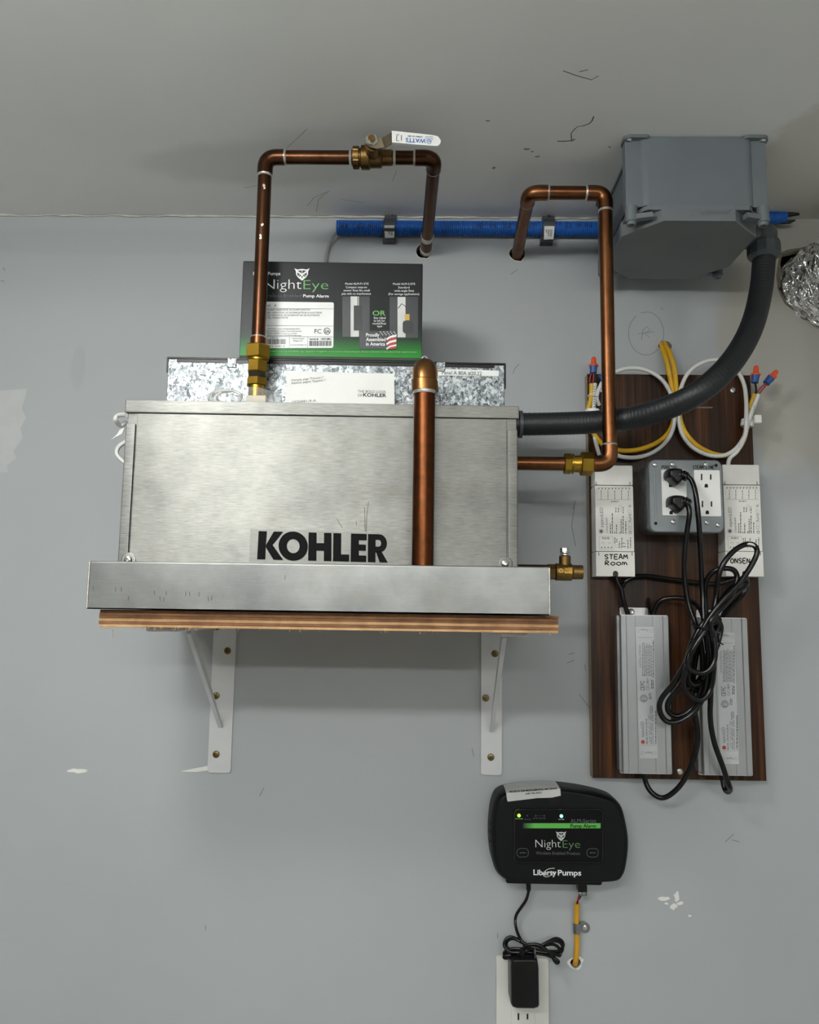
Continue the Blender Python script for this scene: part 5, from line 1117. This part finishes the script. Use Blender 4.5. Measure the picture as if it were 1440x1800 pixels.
# ------------------------------------------------------------------ pump alarm
c = T('pump_alarm', 'black wall mounted pump alarm with a dark display panel', 'alarm', (at(978, 1550, .03).x, 0, at(978, 1550, .03).z))
out = [(886, 1381.5), (912, 1377), (940, 1375), (968, 1375), (994, 1377.5), (1022, 1381.5), (1048, 1387.5), (1068, 1394), (1079, 1402), (1087, 1414), (1092, 1432), (1096, 1453), (1097.5, 1470), (1096.5, 1490), (1092, 1518), (1086, 1531), (1078, 1537.5),
       (1057, 1540), (1020, 1541), (980, 1541), (930, 1540), (893, 1538), (880, 1533), (870, 1523), (864, 1508), (860, 1488), (858.5, 1457), (860, 1428), (864, 1405), (870, 1391), (877, 1385)]
B_ = [c.p(q.x, q.y, .012) for q in spline([V((x, y, 0)) for x, y in out], 3, True)]; ctr = sum(B_, V()) / len(B_)
def ring(k, y, dz=0): return [V((ctr.x + (q.x - ctr.x) * k, y, ctr.z + dz + (q.z - ctr.z) * k)) for q in B_]
m = MB(); m.loft([ring(.965, -.0005), ring(1, -.003), ring(1.0, -.030), ring(.985, -.037), ring(.955, -.0425), ring(.91, -.0445)]); c.part('housing', m, ALARM, shade=50)
OF = .0446
m = MB(); xa, xb = c.p(888, 1545, .03).x, c.p(1056.5, 1545, .03).x; m.box(xa, xb, -.040, -.0005, c.p(970, 1551, .03).z, c.p(970, 1526, .03).z, .003, 2); c.part('base_skirt', m, ALARM)
for side, ys, x in ((1, (1456, 1468, 1488), 1096), (-1, (1447, 1461, 1478), 860)):
    for y in ys:
        q = c.p(x, y, .03); m = MB(); m.box(q.x - .004 - side * .0034, q.x + .004 - side * .0034, -.034, -.02, q.z - .0008, q.z + .0008, .0004); c.part('vent_slot', m, BLACK)
q = c.p(974, 1404, .043); m = MB(); m.lathe([(.0075, 0), (.0075, .0014), (.006, .0016)], (q.x, -.0435, q.z), (0, -1, 0), 18); c.part('horn_hole', m, BLACK)
def rr_(x0, x1, y0, y1, r): return rrect(x0, x1, y0, y1, r, 5)
px2 = lambda pts, o: [c.p(x, y, o) for x, y in pts]
oA, iA = rr_(902, 1062.5, 1420, 1519, 9), rr_(905.5, 1059, 1423.5, 1515.5, 6)
m = MB(); mid = rr_(903.5, 1061, 1421.8, 1517.5, 8)
m.loft([px2(oA, OF - .0004), px2(mid, OF + .0012), px2(iA, OF + .0002)], False, False); c.part('display_frame', m, M('gloss_black', (16, 17, 18), .15, 0, 0), shade=60)
m = MB(); m.poly(px2(iA, OF + .0003)); pan = c.part('display_panel', m, M('display_film', (3, 3, 4), .5, 0, 0, Specular_IOR_Level=.15))
O = OF + .0006
def bar_mat():
    t = NT('green_bar_print'); sp = t.n('SeparateXYZ'); t.l(t.coord(kind='Object'), sp.inputs[0]); mr = t.n('MapRange'); t.l(sp.outputs[0], mr.inputs[0])
    mr.inputs[1].default_value = c.p(920, 1450, O).x; mr.inputs[2].default_value = c.p(940, 1450, O).x
    t.l(t.ramp(mr.outputs[0], [(0, (8, 10, 9)), (1, (88, 176, 72))]), t.b.inputs['Base Color']); return t.m
m = MB(); c.quad(m, 919, 1056, 1447, 1456, O); c.part('green_bar', m, bar_mat(), pan)
m = MB(); m2 = MB(); owl(c, m, m2, 986.5, 1461.5, 18.5, 17, O); c.tx(m, 'Night', 941.5, 986, 1489.5, 12.5, O, -.014)
c.part('lettering', m, M('display_white', (206, 208, 208), .5), pan); c.part('owl_cutout', m2, M('display_black', (8, 9, 10), .5), pan)
m = MB(); c.tx(m, 'Eye', 989.5, 1020, 1490.5, 12.5, O, -.014); c.part('lettering', m, GREEN_DIM, pan)
m = MB(); c.tx(m, 'ALM-Series', 1003, 1048, 1446, 6, O, None); c.tx(m, 'Wireless Enabled Product', 942, 1020, 1502, 5, O, None, 1502.8); c.part('lettering', m, DARKGREY_PRINT, pan)
m = MB(); c.tx(m, 'Pump Alarm', 1003, 1048, 1455, 6, O + .0003, True); c.part('lettering', m, INK, pan)
m = MB()
for a, b, s in ((909, 929, 'SILENCE'), (1032, 1052, 'TEST')):
    c.stroke(m, rr_(a, b, 1491.5, 1506.5, 6), O, .0007, True); c.micro(m, a + 5, b - 4, 1500, 1.8, O)
for x, y in ((927, 1441), (942, 1439), (954, 1439)): c.micro(m, x - 5, x + 6, y, 1.3, O)
c.stroke(m, [(944, 1434), (956, 1434)], O, .0003)
for x in (927, 942, 957): c.ppoly(m, blob(x, 1434, 1.4, 1.4, 8, 0), O)
c.part('button_outlines', m, M('dim_print', (70, 74, 76), .5), pan)
for x, y, col in ((912.5, 1433.5, (170, 255, 60)), (987, 1434.5, (150, 255, 230))):
    q = c.p(x, y, O); m = MB(); m.lathe([(.0021, -.0002), (.0021, .0005), (.0012, .0012)], (q.x, -O, q.z), (0, -1, 0), 14); c.part('indicator_light', m, emit('indicator_glow', col, 1.6), pan, 'lit indicator')
m = MB(); c.micro(m, 906, 919, 1440, 1.4, O); c.part('lettering', m, GREEN_INK, pan); m = MB(); c.micro(m, 982, 992, 1441, 1.4, O); c.part('lettering', m, GREY_PRINT, pan)
m = MB(); OS = .0448; c.tx(m, 'Liberty', 938, 978.5, 1538, 8.6, OS, True, 1538.6); c.tx(m, 'Pumps', 981, 1022, 1538.6, 8.6, OS, True, 1539)
c.stroke(m, [(q.x, q.y) for q in spline([(975, 1526, 0), (963, 1528, 0), (955, 1536, 0), (958, 1541, 0), (966, 1540, 0), (975, 1532, 0)], 4)], OS, .0006); c.quad(m, 972.5, 984, 1546.5, 1549.5, OS - .0044)
c.part('lettering', m, WHITE_INK)
m = MB(); top0 = [(876, 884.5)]
lowp = px2([(890, 1393.5), (985, 1386), (986, 1398.5), (970, 1402), (945, 1402.8), (893, 1409), (891.5, 1406)], .0450)
c_ = MB(); c_.prism(lowp, (0, -.0003, 0)); sticker = c.part('silver_sticker', c_, M('silver_sticker', (214, 214, 212), .35, .4, .05))
zt1, zt0 = lowp[0], lowp[1]
m = MB(); e0 = [q + V((0, .0, .0004)) for q in (lowp[0], lowp[1])]
b0 = c.p(884, 1381.5, .012); b1 = c.p(976, 1376, .012)
N = 8; tops = []
for k in range(N + 1):
    x = e0[0].x + (e0[1].x - e0[0].x) * k / N
    def hz(ringpts):
        up = sorted((q for q in ringpts if q.z > ctr.z), key=lambda q: q.x)
        for u_, v_ in zip(up, up[1:]):
            if u_.x <= x <= v_.x: return u_.z + (v_.z - u_.z) * (x - u_.x) / max(1e-6, v_.x - u_.x)
        return up[-1].z
    tops.append((x, [(-.0452, (e0[0].lerp(e0[1], k / N)).z), (-.0428, hz(ring(.955, 0)) + .0008), (-.037, hz(ring(.985, 0)) + .0006), (-.03, hz(ring(1, 0)) + .0005), (-.006, hz(ring(1, 0)) + .0005)]))
for (xa, A_), (xb, B2) in zip(tops, tops[1:]):
    for (y0, z0), (y1, z1), (y2, z2), (y3, z3) in zip(A_, A_[1:], B2, B2[1:]): m.poly([(xa, y0, z0), (xb, y2, z2), (xb, y3, z3), (xa, y1, z1)])
bmesh.ops.remove_doubles(m.bm, verts=m.bm.verts, dist=1e-6); c.part('silver_sticker', m, M('silver_sticker', (196, 196, 194), .4, .4, .05))
m = MB(); c.tx(m, 'PO BOX 708 MIDDLEBORO, MA 02346', 896, 979, 1393.5, 3.2, .0455, True, 1387.5); c.tx(m, '508-746-6051', 924, 952, 1397, 3, .0455, True, 1394.5); c.part('lettering', m, INK, sticker)
q0, q1 = c.p(1015, 1551, .02), c.p(1031, 1570, .02)
m = MB(); m.box(q0.x, q1.x, -.026, -.012, c.p(1023, 1566, .02).z, c.p(1023, 1548, .02).z, .0008); c.part('terminal_plug', m, BLACK)
m = MB(); m.box(q0.x + .002, q1.x, -.025, -.013, c.p(1023, 1573, .02).z, c.p(1023, 1565, .02).z, .0006); c.part('terminal_block', m, M('teal_grey', (70, 84, 80), .5))
for x in (1020, 1026.5): c.screw(x, 1569.5, .025, .0018, ZINC, h=.0008)

# ------------------------------------------------------------------ wall outlet, adapter, alarm cable
c = T('wall_outlet', 'white wall outlet plate under the black power adapter', 'outlet', (at(919, 1760, 0).x, 0, at(919, 1800, 0).z))
xa, xb = c.p(872, 1750, .006).x, c.p(966, 1750, .006).x; zt = c.p(919, 1683, .006).z; zb = zt - .122
r = rrect(xa, xb, zb, zt, .003); m = MB(); cx_, cz_ = (xa + xb) / 2, (zt + zb) / 2
m.loft([[V((cx_ + (x - cx_) * k, y, cz_ + (z - cz_) * k)) for x, z in r] for k, y in ((1, -.0003), (1, -.0035), (.975, -.0058), (.95, -.006))]); c.part('wall_plate', m, WALLPLATE)
ra, rb = c.p(899.5, 1750, .0075).x, c.p(940.5, 1750, .0075).x; m = MB(); m.box(ra, rb, -.0078, -.004, cz_ - .0335, cz_ + .0335, .0006); rc = c.part('receptacle', m, WALLPLATE)
m = MB()
for x, hgt in ((911.5, 6), (927.5, 5)): c.quad(m, x - 1.5, x + 1.5, 1787 - hgt, 1787 + hgt, .008)
c.part('slots', m, CAVITY, rc)
ao = .042
c = T('power_adapter', 'black plug-in power adapter with a coiled cord', 'adapter', at(923, 1770, .01))
yf = -ao - c.loc.y; yb = -.0082 - c.loc.y
pts = [(899, 1688), (903, 1684.5), (940, 1684.5), (945, 1688), (947, 1700), (948, 1765), (946, 1769.5), (938, 1772), (908, 1771.5), (901, 1769), (898, 1764), (897.5, 1700)]
fr = [c.p(x, y, ao - .004) for x, y in pts]; cc = sum(fr, V()) / len(fr); rg = lambda k, y: [V((cc.x + (q.x - cc.x) * k, y, cc.z + (q.z - cc.z) * k)) for q in fr]
m = MB(); m.loft([rg(1.0, yb), rg(1.0, yf + .006), rg(.985, yf + .002), rg(.92, yf)]); c.part('adapter_body', m, BLACK, shade=45)
m = MB(); a = c.p(919, 1690, .028); b = c.p(918, 1668, .03); m.tube([a, a.lerp(b, .5), b], [.0052, .0045, .003], 14); c.part('strain_relief', m, BLACK)
m = MB(); Lp = []
Lp += [(918, 1674, .03), (922, 1664, .032), (934, 1660, .034), (950, 1662, .036), (966, 1675, .036), (977, 1692, .032), (982, 1690, .028), (970, 1682, .026), (945, 1676, .026), (915, 1676, .024), (890, 1680, .022), (887, 1674, .022), (900, 1668, .024), (925, 1668, .028), (950, 1664, .032), (972, 1654, .03), (986, 1658, .026), (989, 1670, .024), (980, 1678, .024), (960, 1678, .028), (930, 1674, .03), (900, 1674, .026), (887, 1664, .022), (889, 1652, .02), (898, 1647, .02), (912, 1652, .024), (926, 1662, .03), (946, 1667, .034), (970, 1674, .032), (984, 1680, .026), (984, 1668, .024), (972, 1660, .026), (950, 1664, .03), (925, 1672, .03), (900, 1682, .024), (887, 1684, .02), (889, 1678, .02), (910, 1672, .024), (935, 1668, .032), (955, 1660, .034), (976, 1650, .03), (988, 1654, .026), (990, 1664, .024), (980, 1672, .024), (950, 1670, .03), (925, 1660, .03), (904, 1650, .024), (893, 1653, .02), (891, 1664, .02), (904, 1672, .024), (925, 1668, .03), (928, 1662, .032), (918, 1655, .03), (910, 1640, .022), (906, 1622, .014), (908, 1608, .012), (917, 1594, .012), (925, 1582, .014), (929, 1568, .018), (930, 1556, .02)]
m.tube(c.path(Lp, 6), .00195, 8); c.part('cord', m, BLACK_CORD)
m = MB(); a, b = c.p(929, 1549, .02), c.p(929.5, 1567, .02); m.lathe([(.0034, 0), (.003, (b - a).length * .8), (.0022, (b - a).length)], a, b - a, 14); c.part('barrel_plug', m, BLACK)
m = MB(); q = c.p(939, 1672, .03); m.tube([q + V((.0004 * math.cos(a), .010 * math.sin(a), .0085 * math.cos(a))) for a in [k * 6.2832 / 18 for k in range(18)]], .0008, 6, closed=True); c.part('twist_tie', m, DARK_GREY, label='grey twist tie')
c = T('alarm_cable', 'short yellow cable from the pump alarm into a wall hole', 'cable', at(1014, 1690, .005))
m = MB(); m.tube(c.path([(1014.5, 1588, .016), (1014, 1605, .012), (1013.5, 1630, .008), (1014.5, 1655, .008), (1013.5, 1678, .008), (1012, 1690, .004), (1011, 1694, -.006), (1011, 1696, -.02)], 7), .0034, 12); c.part('sheath', m, M('yellow_jacket', (206, 152, 32), .45))
for mt, p0 in ((BLACK, 1020), (RED_WIRE, 1017.5)):
    m = MB(); m.tube(c.path([(1014.8, 1590, .016), (1016, 1583, .018), (p0, 1577, .019), (p0 + 2, 1571, .019)], 5), .0012, 6); c.part('wire', m, mt)
c = T('cable_strap', 'small metal strap screwed over the yellow alarm cable', 'clamp', at(1020, 1631, 0))
q = c.p(1013.8, 1631, .008); q2 = c.p(1028, 1630.5, .001); m = MB(); hh = .0062
pr = [(q.x + .0046 * math.cos(a), q.y - .0046 * math.sin(a)) for a in [math.pi * k / 10 for k in range(10, -1, -1)]] + [(q.x + .0052, -.0012), (q2.x, -.0012)]
m.loft([[V((x, y, q.z - hh)) for x, y in pr] + [V((x * 1.0, y - .0007, q.z - hh)) for x, y in reversed(pr)], [V((x, y, q.z + hh)) for x, y in pr] + [V((x, y - .0007, q.z + hh)) for x, y in reversed(pr)]])
m.lathe([(.0068, 0), (.0068, .001)], (q2.x, -.0003, q2.z), (0, -1, 0), 20); c.part('strap', m, M('strap_steel', (150, 152, 150), .35, 1, .1))
c.screw(1028, 1630.5, .0014, .0034)
